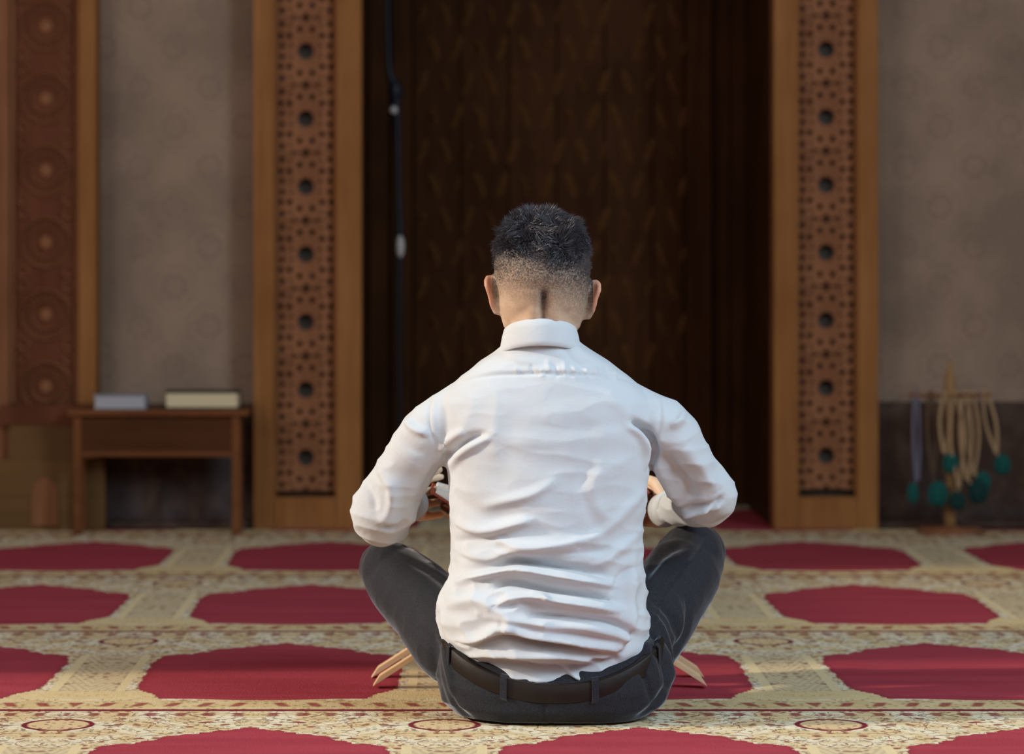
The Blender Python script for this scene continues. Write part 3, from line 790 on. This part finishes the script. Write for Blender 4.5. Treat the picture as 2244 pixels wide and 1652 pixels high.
# torso core, arms, legs, feet (mostly inside the clothes)
parts.append(ring_loft([(.05, .17, 5.12, .12, .07, .06, 0, 2.2), (.15, .165, 5.11, .13, .07, .07, 0, 2.2), (.3, .16, 5.115, .125, .06, .07, 0, 2.2), (.45, .157, 5.125, .145, .06, .07, 0, 2.2), (.53, .155, 5.13, .120, .050, .055, 0, 2.2), (.59, .155, 5.13, .07, .05, .05, 0, 2)], 40))
parts.append(chain([(px(1010, 908, 5.14), .027), (px(945, 954, 5.145), .028), (px(905, 1010, 5.16), .028), (px(870, 1065, 5.19), .028), (elL, .030), ((elL + wrL) / 2 + Vector((-.009, 0, -.005)), .026), (wrL, .0232)]))
parts.append(chain([(px(1380, 908, 5.14), .027), (px(1448, 950, 5.145), .026), (px(1488, 1004, 5.165), .025), (px(1520, 1047, 5.19), .025), (elR, .028), ((elR + wrR) / 2 + Vector((.003, 0, -.004)), .026), (wrR, .0232)]))
parts.append(chain([(hipL, .06), ((hipL + knL) / 2, .055), (knL, .042), ((knL + anL) / 2, .036), (anL, .03)]))
parts.append(chain([(hipR, .06), ((hipR + knR) / 2, .055), (knR, .042), ((knR + anR) / 2, .036), (anR, .03)]))
parts.append(chain([(anL, .03), (anL + Vector((.06, .005, -.012)), .032), (anL + Vector((.13, .01, -.022)), .026), (anL + Vector((.17, .012, -.03)), .017)]))
parts.append(chain([(anR, .03), (anR + Vector((-.06, -.005, -.012)), .032), (anR + Vector((-.13, -.01, -.018)), .026), (anR + Vector((-.17, -.012, -.025)), .017)]))
def hand(wr, fwd, side, pn, curl, thumb_dir):
    """wr wrist, fwd along the palm, side towards the little finger, pn out of the palm (curl direction)"""
    fwd = Vector(fwd).normalized(); pn = Vector(pn); pn = (pn - fwd * pn.dot(fwd)).normalized()
    side = fwd.cross(pn) * (1 if Vector(side).dot(fwd.cross(pn)) > 0 else -1)
    for q in (-1.0, -.33, .33, 1.0):
        parts.append(tube_data([wr + side * q * .013, wr + fwd * .04 + side * q * .021, wr + fwd * .082 + side * q * .029], [.0155, .0145, .0105], 12))
    for q, L in ((-1.0, .070), (-.33, .079), (.33, .074), (1.0, .058)):
        base = wr + fwd * .080 + side * q * .0300
        spread = fwd + side * q * .10
        p = base; path = [base - fwd * .01, base]; a = 0.0
        for seg_l, da in ((.44, curl * .6), (.31, curl), (.25, curl * .7)):
            a += da; dirv = (spread * math.cos(a) + pn * math.sin(a)).normalized(); p = p + dirv * L * seg_l; path.append(p)
        parts.append(tube_data(path, [.0092, .0088, .0082, .0076, .0066], 12))
    tb = wr + fwd * .022 - side * .024
    td = Vector(thumb_dir).normalized()
    parts.append(tube_data([tb, tb + (td - side * .5).normalized() * .032, tb + (td - side * .3).normalized() * .032 + td * .03, tb + (td * 1.0 - side * .2).normalized() * .030 + td * .052 + pn * .006], [.0135, .0115, .0095, .0078], 12))
# left hand: fingers under the book edge, thumb on top; right likewise
hand(wrL + Vector((.002, .012, -.002)), (.10, .98, .0), (0, 0, -1), (.95, -.15, .12), .50, (.55, .85, .35))
hand(wrR + Vector((-.002, .012, -.002)), (-.10, .98, .0), (0, 0, -1), (-.95, -.15, .12), .50, (-.55, .85, .35))
bme = fuse(parts, .0034, 3, .5)
co, no = arrays(bme)
# nape hollow between the two neck cords, fold of skin above, eye sockets
g = np.exp(-((co[:, 0] - X0) / .0065) ** 2) * sstep(.66, .69, co[:, 2]) * (1 - sstep(.728, .738, co[:, 2])) * (co[:, 1] < 5.12)
co[:, 1] += g * .011
g2 = np.exp(-((co[:, 2] - .737) / .005) ** 2) * np.exp(-((co[:, 0] - X0) / .03) ** 2) * (co[:, 1] < 5.12); co[:, 1] += g2 * .0022
for s in (-1, 1):
    g = np.exp(-((co[:, 0] - X0 - s * .031) / .013) ** 2 - ((co[:, 2] - .767) / .009) ** 2) * (co[:, 1] > 5.17); co[:, 1] -= g * .008
co[:, 2] = np.maximum(co[:, 2], .003)
setco(bme, co)
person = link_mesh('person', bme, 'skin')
tag(person, 'man with short cropped dark hair sitting cross-legged on the carpet, back turned, in white shirt and charcoal trousers', 'person')
person['label'] = 'man in white shirt and charcoal trousers sitting cross-legged with his back turned'
for s in (-1, 1):
    V, F = ellipsoid((X0 + s * .031, 5.1985, .766), (.0112, .0112, .0112), seg=16); o = mesh_obj('eye', V, F, 'eye', person, True)
    V, F = ellipsoid((X0 + s * .031, 5.2078, .764), (.0052, .003, .0052), seg=12); mesh_obj('iris', V, F, 'iris', o, True)
    V, F = tube_data([(X0 + s * .014, 5.2285, .788), (X0 + s * .034, 5.222, .793), (X0 + s * .052, 5.200, .786)], [.0022, .0032, .0016], 8); mesh_obj('eyebrow', V, F, 'hair', person, True)

# hair: short tufted strands over the crown, thinning into the cropped sides
co, no = arrays(bme)
sel = np.where((co[:, 2] > .745) & (np.abs(co[:, 0] - X0) < .089) & (co[:, 1] < 5.215))[0]
V, F = [], []
fl = co[:, 2] + (co[:, 1] - 5.1) * .28
sn = SumNoise(95, 14, 5); swx = SumNoise(120, 12, 8); swz = SumNoise(120, 12, 11)
hn, hx, hz = sn(co), swx(co), swz(co)
for i in sel:
    p = Vector(co[i]); n = Vector(no[i]); f = fl[i] + hn[i] * .004
    # lower border of the longer hair: a shallow V, lower at the middle right
    lim = .782 - .018 * math.exp(-((p.x - X0 - .02) / .035) ** 2)
    lim += .022 * min(abs(p.x - X0) / .078, 1.2) ** 4
    t = (f - lim) / .046
    if p.y > 5.17 and p.z < .825 + (p.y - 5.17) * .2: continue
    if t < -1.6 or n.z < -.5: continue
    reps = 4 if t > 0.1 else (2 if t > -0.3 else 1)
    if t <= -0.3 and random.random() > (1.6 + t) * .55: continue
    for _ in range(reps):
        L = (.003 if t < -.3 else   .0042 + .0085 * min(max(t, 0), 1) ** .8) * random.uniform(.6, 1.55)
        dirv = (n * 1.0 + Vector((hx[i] * .45 + random.gauss(0, .3), random.gauss(0, .25) , hz[i] * .4 + random.gauss(0, .3)))).normalized()
        b0 = p + Vector([random.uniform(-.0018, .0018) for _ in range(3)]) - n * .001
        sd = dirv.cross(Vector((random.random(), random.random(), random.random()))).normalized() * random.uniform(.00045, .0008) * (1 if t > -.2 else .6)
        sd2 = dirv.cross(sd.normalized()) * sd.length
        mid = b0 + dirv * L * .55; tip = b0 + dirv * L + Vector((hx[i], 0, hz[i] - .5)) * L * .25
        k0 = len(V)
        V += [b0 + sd, b0 - sd * .5 + sd2, b0 - sd * .5 - sd2, mid + sd * .8, mid - sd * .4 + sd2 * .8, mid - sd * .4 - sd2 * .8, tip]
        F += [(k0, k0 + 1, k0 + 4, k0 + 3), (k0 + 1, k0 + 2, k0 + 5, k0 + 4), (k0 + 2, k0, k0 + 3, k0 + 5), (k0 + 3, k0 + 4, k0 + 6), (k0 + 4, k0 + 5, k0 + 6), (k0 + 5, k0 + 3, k0 + 6)]
mesh_obj('hair', V, F, 'hair', person, False)

# ---- shirt
def trow(y, l, r, yb, yf, pw=2.4):
    s = 5.11 / FPX; a = (r - l) / 2 * s; cx_ = ((l + r) / 2 - VX) * s; z = CH - (y - VY) * s; cy_ = (yb + yf) / 2 + .01
    return (z, cx_, cy_, a, cy_ - yb, yf - cy_, 0, pw)
sp = []
rows = [(1475, 1020, 1385, 5.005, 5.21), (1440, 995, 1405, 4.997, 5.22), (1405, 972, 1413, 4.985, 5.225), (1360, 955, 1421, 4.978, 5.23), (1320, 960, 1420, 4.980, 5.23), (1285, 978, 1414, 4.987, 5.23), (1260, 994, 1411, 4.993, 5.23), (1210, 994, 1408, 4.999, 5.23),
        (1150, 988, 1411, 5.004, 5.235), (1090, 982, 1418, 5.008, 5.235), (1040, 977, 1424, 5.012, 5.235), (980, 968, 1432, 5.016, 5.23), (920, 958, 1438, 5.022, 5.225), (880, 958, 1434, 5.029, 5.215), (850, 980, 1412, 5.037, 5.205), (822, 1012, 1378, 5.046, 5.20),
        (795, 1050, 1338, 5.056, 5.195), (772, 1085, 1300, 5.062, 5.19), (755, 1105, 1272, 5.067, 5.185), (742, 1118, 1258, 5.072, 5.18)]
sp.append(ring_loft([trow(*r) for r in reversed(rows)][::-1], 72))
sp.append(chain([(px(1066, 858, 5.13), .042), (px(1006, 902, 5.13), .050), (px(945, 950, 5.13), .052), (px(905, 1010, 5.15), .049), (px(870, 1065, 5.18), .050), (px(842, 1112, 5.20), .055), (px(838, 1130, 5.215), .052)], 28))
sp.append(chain([(px(842, 1112, 5.20), .054), (px(840, 1136, 5.24), .050), (elL.lerp(wrL, .45) + Vector((-.014, 0, -.012)), .041), (elL.lerp(wrL, .72) + Vector((-.008, 0, -.004)), .034), (elL.lerp(wrL, .90), .030)], 28))
sp.append(chain([(px(1322, 858, 5.13), .042), (px(1384, 902, 5.13), .050), (px(1450, 945, 5.13), .053), (px(1488, 1000, 5.15), .052), (px(1520, 1045, 5.18), .053), (px(1545, 1082, 5.20), .054), (px(1548, 1095, 5.215), .050)], 28))
sp.append(chain([(px(1545, 1080, 5.20), .053), (px(1532, 1100, 5.245), .048), (elR.lerp(wrR, .45) + Vector((.004, 0, -.008)), .043), (elR.lerp(wrR, .70) + Vector((.002, 0, -.004)), .035), (elR.lerp(wrR, .86), .030)], 28))
sme = fuse(sp, .0030, 5, .5)
co, no = arrays(sme)
wback = sstep(0.05, .45, -no[:, 1])
XZ = co[:, [0, 2]]
FS = 1.9
def fold(pts, amp, w_up, w_dn=None, Yd=5.03, side=1):
    if abs(amp) > .0035: amp = amp * FS
    """a cloth ridge along a polyline of pixels; w_up/w_dn are widths (m) above and below the crest"""
    w_dn = w_dn or w_up
    P = np.array([[at(a, b, Yd).x, at(a, b, Yd).z] for a, b in pts])
    # smooth polyline by resampling with Catmull-Rom
    Q = []
    n = len(P)
    for i in range(n - 1):
        p0, p1, p2, p3 = P[max(i - 1, 0)], P[i], P[i + 1], P[min(i + 2, n - 1)]
        for j in range(8):
            t = j / 8; Q.append(.5 * ((2 * p1) + (p2 - p0) * t + (2 * p0 - 5 * p1 + 4 * p2 - p3) * t * t + (3 * p1 - p0 - 3 * p2 + p3) * t ** 3))
    Q.append(P[-1]); Q = np.array(Q)
    lo = Q.min(0) - .05; hi = Q.max(0) + .05
    idx = np.where((XZ[:, 0] > lo[0]) & (XZ[:, 0] < hi[0]) & (XZ[:, 1] > lo[1]) & (XZ[:, 1] < hi[1]) & (wback > 0))[0]
    if not len(idx): return
    V_ = XZ[idx]; best = np.full(len(idx), 9.0); sd = np.zeros(len(idx)); tt_ = np.zeros(len(idx)); m_ = len(Q) - 1
    for i in range(m_):
        a, b = Q[i], Q[i + 1]; ab = b - a; L2 = (ab @ ab) + 1e-12
        t = np.clip(((V_ - a) @ ab) / L2, 0, 1); pr = a + t[:, None] * ab; dd = V_ - pr; ds = np.hypot(dd[:, 0], dd[:, 1])
        cr = ab[0] * (V_[:, 1] - a[1]) - ab[1] * (V_[:, 0] - a[0])
        u = ds < best; best[u] = ds[u]; sd[u] = np.sign(cr[u]); tt_[u] = ((i + t) / m_)[u]
    wd = np.where(sd * side > 0, w_up, w_dn)
    prof = np.exp(-(best / wd) ** 2) * np.clip(np.sin(PI * (tt_ * .94 + .03)), 0, 1) ** .6
    disp[idx] += amp * prof * wback[idx]
disp = np.zeros(len(co))
mm = .001
# pulled folds across the small of the back (crest wide above, sharp below)
fold([(1000, 1285), (1060, 1262), (1125, 1247), (1220, 1262), (1345, 1284)], 9 * mm, .008, .0035)
fold([(1110, 1224), (1180, 1233), (1260, 1244), (1335, 1263)], -13 * mm, .009, .0045)
fold([(1090, 1322), (1150, 1306), (1230, 1318), (1352, 1336)], 10 * mm, .009, .0035)
fold([(1085, 1282), (1120, 1272), (1200, 1284), (1300, 1302), (1352, 1316)], -12 * mm, .007, .0045)
fold([(1060, 1345), (1120, 1352), (1200, 1364), (1290, 1372), (1372, 1398)], 8 * mm, .012, .006)
fold([(1165, 1341), (1260, 1347), (1340, 1362), (1385, 1392)], -10 * mm, .007, .006)
fold([(1010, 1404), (1050, 1396), (1100, 1372), (1160, 1384), (1250, 1400), (1345, 1418)], 9 * mm, .011, .0035)
fold([(1040, 1412), (1100, 1392), (1160, 1402), (1250, 1416), (1345, 1432)], -13 * mm, .005, .006)
fold([(1030, 1434), (1090, 1425), (1160, 1426), (1230, 1428), (1290, 1440)], 9 * mm, .007, .0045)
fold([(1060, 1452), (1130, 1452), (1190, 1462), (1260, 1462), (1330, 1450)], -10 * mm, .007, .006)
fold([(1060, 1468), (1110, 1476), (1170, 1484), (1230, 1480)], 7 * mm, .006, .006)
fold([(1225, 1456), (1250, 1470), (1280, 1490)], 7 * mm, .005, .004)
fold([(1290, 1440), (1320, 1446), (1350, 1440)], -7 * mm, .005, .005)
# fanned pulls from the left side
fold([(1000, 1150), (1060, 1168), (1118, 1152), (1160, 1140)], 6.5 * mm, .012, .005)
fold([(1005, 1190), (1060, 1180), (1110, 1172)], -4 * mm, .008, .006)
fold([(1010, 1215), (1070, 1226), (1125, 1208), (1180, 1208), (1260, 1196)], 7 * mm, .012, .005)
fold([(1080, 1178), (1140, 1196), (1230, 1190), (1310, 1172)], 5 * mm, .007, .006)
fold([(1020, 1250), (1080, 1242), (1130, 1228), (1230, 1218), (1330, 1205)], -5 * mm, .009, .007)
fold([(1060, 1110), (1110, 1098), (1170, 1080), (1220, 1050)], 4 * mm, .010, .007)
fold([(990, 1090), (1060, 1130), (1110, 1128), (1190, 1120)], -3.5 * mm, .012, .009)
fold([(975, 1330), (1040, 1316), (1090, 1340), (1110, 1380)], 6 * mm, .014, .008)
fold([(1075, 1330), (1098, 1352), (1100, 1372)], -5 * mm, .008, .006)
fold([(1160, 1292), (1185, 1298), (1200, 1312)], 4 * mm, .006, .005)
# right side pulls
fold([(1400, 1180), (1360, 1200), (1320, 1228), (1290, 1240)], 5 * mm, .011, .007)
fold([(1400, 1240), (1360, 1262), (1340, 1300)], -4 * mm, .008, .007)
fold([(1388, 1210), (1384, 1300), (1380, 1370), (1350, 1420)], 6 * mm, .010, .010)
fold([(1405, 1330), (1385, 1400), (1350, 1432)], -4 * mm, .008, .008)
fold([(1415, 1080), (1370, 1120), (1330, 1160), (1290, 1180)], 4 * mm, .012, .009)
fold([(1290, 1000), (1275, 1060), (1290, 1120), (1330, 1190)], -2.4 * mm, .012, .010)
fold([(1320, 1010), (1300, 1080), (1330, 1140)], 2.4 * mm, .010, .010)
fold([(1400, 1000), (1350, 1020), (1300, 1050), (1260, 1100)], 3 * mm, .014, .010)
# armpits and shoulder blades
fold([(1062, 952), (1030, 962), (1000, 980), (982, 998), (975, 1012)], -9 * mm, .006, .006)
fold([(1075, 958), (1045, 975), (1010, 1000), (985, 1030)], 5 * mm, .010, .006, side=-1)
fold([(1020, 945), (985, 968), (962, 995)], 5 * mm, .012, .007)
fold([(1388, 925), (1412, 938), (1432, 965), (1440, 1000), (1430, 1035)], -13 * mm, .006, .006)
fold([(1375, 935), (1402, 955), (1418, 990), (1420, 1030)], 5 * mm, .009, .006)
fold([(1035, 880), (1020, 930), (1000, 960)], 3 * mm, .012, .012)
fold([(1090, 850), (1085, 920), (1080, 1000)], 2.0 * mm, .010, .010)
fold([(1130, 900), (1115, 980), (1100, 1060)], -2.0 * mm, .018, .018)
fold([(1200, 860), (1260, 900), (1290, 960), (1285, 1010)], -3.0 * mm, .02, .02)
fold([(1330, 860), (1370, 900), (1390, 930)], 3.5 * mm, .012, .012)
fold([(1160, 925), (1240, 935), (1330, 930), (1400, 925)], -3.0 * mm, .012, .012)
fold([(1060, 960), (1130, 970), (1220, 975)], 2.0 * mm, .012, .008)
# yoke seam with puckers
YS = [(938, 878), (985, 850), (1040, 830), (1090, 822), (1150, 820), (1240, 822), (1325, 824), (1390, 836), (1446, 858)]
fold(YS, -2.6 * mm, .0028, .0028)
fold([(a, b - 8) for a, b in YS], 1.8 * mm, .006, .004)
for a, b, l in ((1130, 806, 14), (1165, 800, 20), (1200, 790, 30), (1216, 800, 30), (1236, 798, 28), (1258, 806, 24), (1285, 804, 26), (1306, 804, 26), (1328, 806, 26), (1350, 812, 22), (1186, 812, 16)):
    fold([(a, b), (a + 5, b + l)], 3.2 * mm * random.choice((1, 1, -1)), .0035, .0035)
fold([(1110, 775), (1140, 790), (1180, 800)], 2.5 * mm, .008, .005); fold([(1260, 765), (1300, 790), (1350, 805)], 3.5 * mm, .008, .006)
fold([(1235, 760), (1255, 790), (1290, 815)], -3.5 * mm, .006, .006); fold([(1095, 770), (1060, 795), (1000, 825)], 3 * mm, .008, .006)
# sleeve seams
for P_ in ([(942, 868), (940, 905), (944, 945), (958, 985)], [(1446, 850), (1452, 890), (1450, 935), (1440, 975)]): fold(P_, -2.6 * mm, .0032, .0032); fold([(a + 7, b) for a, b in P_], 1.4 * mm, .004, .004)
# sleeves
fold([(885, 925), (905, 945), (935, 955)], 5 * mm, .008, .005); fold([(868, 960), (900, 990), (935, 1000)], -3 * mm, .010, .008)
fold([(830, 1040), (858, 1080), (850, 1130), (830, 1160)], 6 * mm, .012, .008); fold([(795, 1060), (812, 1100), (822, 1130)], -4 * mm, .010, .008)
fold([(850, 1185), (880, 1160), (925, 1120), (960, 1070)], 5 * mm, .012, .010); fold([(830, 1168), (862, 1172), (885, 1150)], -8 * mm, .006, .005)
fold([(905, 1130), (940, 1080), (960, 1030)], -5 * mm, .010, .010)
fold([(1502, 905), (1488, 928), (1470, 935)], 5 * mm, .008, .005); fold([(1462, 1000), (1490, 1040), (1520, 1080), (1530, 1110)], -10 * mm, .013, .013)
fold([(1440, 1010), (1470, 1070), (1500, 1120), (1530, 1150)], 7 * mm, .008, .008); fold([(1500, 985), (1550, 1040), (1580, 1090)], 5 * mm, .014, .012)
fold([(1500, 1128), (1540, 1130), (1570, 1118)], -7 * mm, .005, .006); fold([(1510, 1142), (1550, 1140), (1590, 1120)], 6 * mm, .006, .006); fold([(1565, 1140), (1580, 1120), (1596, 1100)], -5 * mm, .005, .005)
co = co + no * disp[:, None]
# small random creases everywhere
n1, n2, n3 = SumNoise(16, 16, 3, (1, 1, 1.6)), SumNoise(38, 18, 4, (.8, 1, 1.9)), SumNoise(85, 20, 9)
lowb = 1 - sstep(.20, .42, co[:, 2])
amp = (1.0 + .9 * lowb)[:, None]
crease = (np.abs(n2(co)) ** .8)[:, None]
co = co + no * (n1(co)[:, None] * .0015 + (1 - crease) * (.0009 + .0012 * np.maximum(lowb, sstep(.19, .23, np.abs(co[:, 0] - .155)))[:, None]) + n3(co)[:, None] * .00025) * amp
co[:, 2] = np.maximum(co[:, 2], .02)
setco(sme, co); FS = 1.1
shirt = link_mesh('shirt', sme, 'shirt', person)
from mathutils.bvhtree import BVHTree
bv = BVHTree.FromPolygons([v.co.copy() for v in sme.vertices], [tuple(p.vertices) for p in sme.polygons])
V, F = [], []
zs_ = np.linspace(.60, .20, 34)
for z_ in zs_:
    for dx, lift in ((-.016, -.001), (-.015, .0016), (.015, .0016), (.016, -.001)):
        h_ = bv.ray_cast(Vector((X0 + dx, 5.6, z_)), Vector((0, -1, 0)))[0]; V.append(Vector((X0 + dx, (h_.y if h_ else 5.2) + lift, z_)))
for i in range(len(zs_) - 1):
    for q in range(3): F.append((i * 4 + q, i * 4 + q + 1, i * 4 + q + 5, i * 4 + q + 4))
mesh_obj('placket', V, F, 'shirt', shirt, True)
bb = bmesh.new(); bmesh.ops.create_cone(bb, cap_ends=True, segments=14, radius1=.0052, radius2=.0048, depth=.002, matrix=Matrix.Rotation(PI / 2, 4, 'X'))
btn = bpy.data.meshes.new('button'); bb.to_mesh(btn); bb.free(); btn.materials.append(M['white_plastic'])
for z_ in (.575, .50, .425, .35, .275):
    h_ = bv.ray_cast(Vector((X0, 5.6, z_)), Vector((0, -1, 0)))[0]
    if h_: o = bpy.data.objects.new('button', btn); C.objects.link(o); o.parent = shirt; o.location = h_ + Vector((0, .0028, 0))
# collar: folded band, high at the back, low in front
def band(name, n, f_in, f_out, mat, parent, closed=True):
    """f(t)-> list of points for a closed profile; sweeps round"""
    V, F = [], []
    profs = [f_in(2 * PI * i / n) for i in range(n)]
    m_ = len(profs[0])
    for p in profs: V += p
    for i in range(n):
        j = (i + 1) % n
        for q in range(m_): q2 = (q + 1) % m_; F.append((i * m_ + q, i * m_ + q2, j * m_ + q2, j * m_ + q))
    return mesh_obj(name, V, F, mat, parent, True)
def collar(th):
    c, s = math.cos(th), math.sin(th)               # th 0 = back of the neck
    def P(r, z): return Vector((X0 - .0035 + (.0590 + r) * s, 5.127 - (.0650 + r) * c if c > 0 else 5.127 - (.058 + r) * c, z - .040 * (1 - c) * .5 - .010 * (1 - c) ** 2 * .25))
    zt, zb_ = .686, .645
    wv = 0.0
    return [P(.0015, zb_), P(.0005, zt - .004), P(.002, zt), P(.0045, zt - .0015), P(.0078 + wv, zt - .014), P(.0118 + wv, zb_ + .004), P(.0128 + wv, zb_ - .004), P(.0105 + wv, zb_ - .0055)]
band('collar', 72, collar, None, 'shirt', shirt)
def wrist_band(name, c, axis, r, L, mat, parent, th=.003, seg=32, flare=.0):
    ax = Vector(axis).normalized(); a = ax.cross(Vector((0, 0, 1))).normalized(); b = ax.cross(a)
    def f(t):
        o = a * math.cos(t) + b * math.sin(t)
        return [c + o * r - ax * L / 2, c + o * (r + th) - ax * L / 2, c + o * (r + th + flare) + ax * L / 2, c + o * (r + flare) + ax * L / 2]
    return band(name, seg, f, None, mat, parent)
axL = (wrL - elL).normalized(); axR = (wrR - elR).normalized()
wrist_band('cuff', wrL - axL * .024, axL, .0275, .048, 'shirt', shirt)
wrist_band('cuff', wrR - axR * .020 + Vector((0, 0, .001)), axR, .0285, .060, 'shirt', shirt)
wr_ = wrist_band('wristwatch', wrR + axR * .016, axR, .0245, .014, 'gold', person, .0025)

# ---- trousers
tp = []
cxp = .172
tp.append(ring_loft([(.000, cxp, 5.11, .135, .085, .06, 0, 2.6), (.006, cxp, 5.11, .165, .112, .08, 0, 2.5), (.022, cxp, 5.11, .192, .126, .10, .004, 2.4), (.045, cxp + .002, 5.11, .206, .130, .105, .026, 2.3), (.062, cxp + .002, 5.108, .198, .124, .105, .046, 2.3),
                     (.070, cxp, 5.108, .187, .119, .11, .062, 2.3), (.077, cxp, 5.108, .181, .113, .11, .064, 2.3)], 80))
tp.append(chain([(Vector((.065, 5.13, .095)), .083), (px(1000, 1400, 5.20), .080), (px(935, 1330, 5.28), .070), (px(880, 1275, 5.345), .062), (px(850, 1246, 5.385), .052)], 30))
tp.append(chain([(px(856, 1246, 5.36), .052), (px(862, 1262, 5.375), .051), (knL.lerp(anL, .35) + Vector((0, 0, .0)), .046), (knL.lerp(anL, .65), .044), (knL.lerp(anL, .92), .040)], 26))
tp.append(chain([(Vector((.275, 5.13, .095)), .085), (px(1400, 1390, 5.20), .080), (px(1455, 1315, 5.28), .074), (px(1500, 1250, 5.345), .068), (px(1526, 1212, 5.385), .055)], 30))
tp.append(chain([(px(1520, 1212, 5.36), .055), (px(1500, 1225, 5.375), .055), (knR.lerp(anR, .35), .048), (knR.lerp(anR, .65), .045), (knR.lerp(anR, .92), .040)], 26))
tme = fuse(tp, .0034, 6, .5)
co, no = arrays(tme)
XZ = co[:, [0, 2]]; wback = sstep(-.2, .3, -no[:, 1] ); disp = np.zeros(len(co))
fold([(960, 1380), (975, 1430), (985, 1480), (990, 1510)], 6 * mm, .006, .006, 5.08)
fold([(948, 1400), (952, 1460), (965, 1520), (990, 1560)], -5 * mm, .007, .007, 5.08); pass
fold([(1425, 1350), (1450, 1380), (1468, 1430), (1475, 1480)], 7 * mm, .006, .006, 5.1); fold([(1430, 1320), (1470, 1350), (1490, 1400), (1488, 1440)], -8 * mm, .006, .006, 5.12)
fold([(1420, 1380), (1440, 1410), (1455, 1460), (1462, 1510)], -8 * mm, .005, .005, 5.07); fold([(1410, 1400), (1425, 1440), (1440, 1490)], 6 * mm, .006, .006, 5.05)
fold([(1505, 1310), (1508, 1360), (1495, 1400), (1470, 1440)], -7 * mm, .005, .005, 5.2); fold([(1480, 1310), (1490, 1360), (1478, 1400)], 6 * mm, .007, .007, 5.18)
fold([(1400, 1440), (1412, 1480), (1430, 1540)], -6 * mm, .006, .006, 5.0); fold([(1480, 1180), (1440, 1195), (1412, 1225)], 5 * mm, .007, .005, 5.36)
fold([(1500, 1200), (1450, 1225), (1412, 1262)], 4 * mm, .007, .006, 5.34); fold([(1490, 1190), (1445, 1210), (1412, 1243)], -5 * mm, .006, .006, 5.34)
fold([(1550, 1170), (1500, 1230), (1440, 1290), (1415, 1330)], 3 * mm, .005, .003, 5.34)
fold([(860, 1205), (920, 1228), (990, 1262)], 4 * mm, .006, .004, 5.34); fold([(880, 1215), (940, 1245), (992, 1278)], -4 * mm, .006, .006, 5.32)
fold([(905, 1310), (920, 1360), (960, 1400)], -3 * mm, .010, .010, 5.25); fold([(985, 1535), (1000, 1560), (1030, 1578)], -5 * mm, .005, .005, 5.0)
fold([(1470, 1500), (1440, 1545), (1400, 1572)], -5 * mm, .006, .006, 5.0); fold([(1190, 1535), (1192, 1585)], -3 * mm, .003, .003, 4.98)
fold([(1485, 1470), (1460, 1530), (1430, 1560)], 4 * mm, .010, .008, 5.02)
co = co + no * disp[:, None]
co = co + no * (SumNoise(20, 14, 21)(co)[:, None] * .0012 + (1 - np.abs(SumNoise(45, 14, 22)(co))[:, None] ** .8) * .0008)
co[:, 2] = np.maximum(co[:, 2], .001)
setco(tme, co)
trousers = link_mesh('trousers', tme, 'trousers', person)
# belt follows the tilted waistband
def waist(th, dr, z):
    c, s = math.cos(th), math.sin(th); e_ = 2 / 2.3
    sx = math.copysign(abs(s) ** e_, s); cc = math.copysign(abs(c) ** e_, c)
    return Vector((cxp + (.186 + dr) * sx, 5.108 - ((.1235 if c > 0 else .11) + dr) * cc, z + .064 * (s * s if c > 0 else 1)))
def belt_prof(th): return [waist(th, -.006, .041), waist(th, .0055, .0415), waist(th, .0068, .0440), waist(th, .0055, .070), waist(th, .0040, .0725), waist(th, -.006, .073)]
band('belt', 120, belt_prof, None, 'leather', person)
for a in (1120, 1288, 1010, 1408):
    th = math.asin(max(-1, min(1, (at(a, 1500, 4.99).x - cxp) / .186)) ) if a in (1120, 1288) else (-1.15 if a == 1010 else 1.15)
    e_ = .0045 / .15
    bm = bmesh.new(); vs = []
    for zz, dr in ((.035, .005), (.039, .0105), (.074, .0095), (.079, .005)):
        vs.append([bm.verts.new(waist(th - e_, dr, zz)), bm.verts.new(waist(th + e_, dr, zz)), bm.verts.new(waist(th + e_, dr - .002, zz)), bm.verts.new(waist(th - e_, dr - .002, zz))])
    for i in range(3):
        for q in range(4): q2 = (q + 1) % 4; bm.faces.new((vs[i][q], vs[i][q2], vs[i + 1][q2], vs[i + 1][q]))
    bm.faces.new(vs[0]); bm.faces.new(vs[3]); bm_obj('belt_loop', bm, 'trousers', trousers)
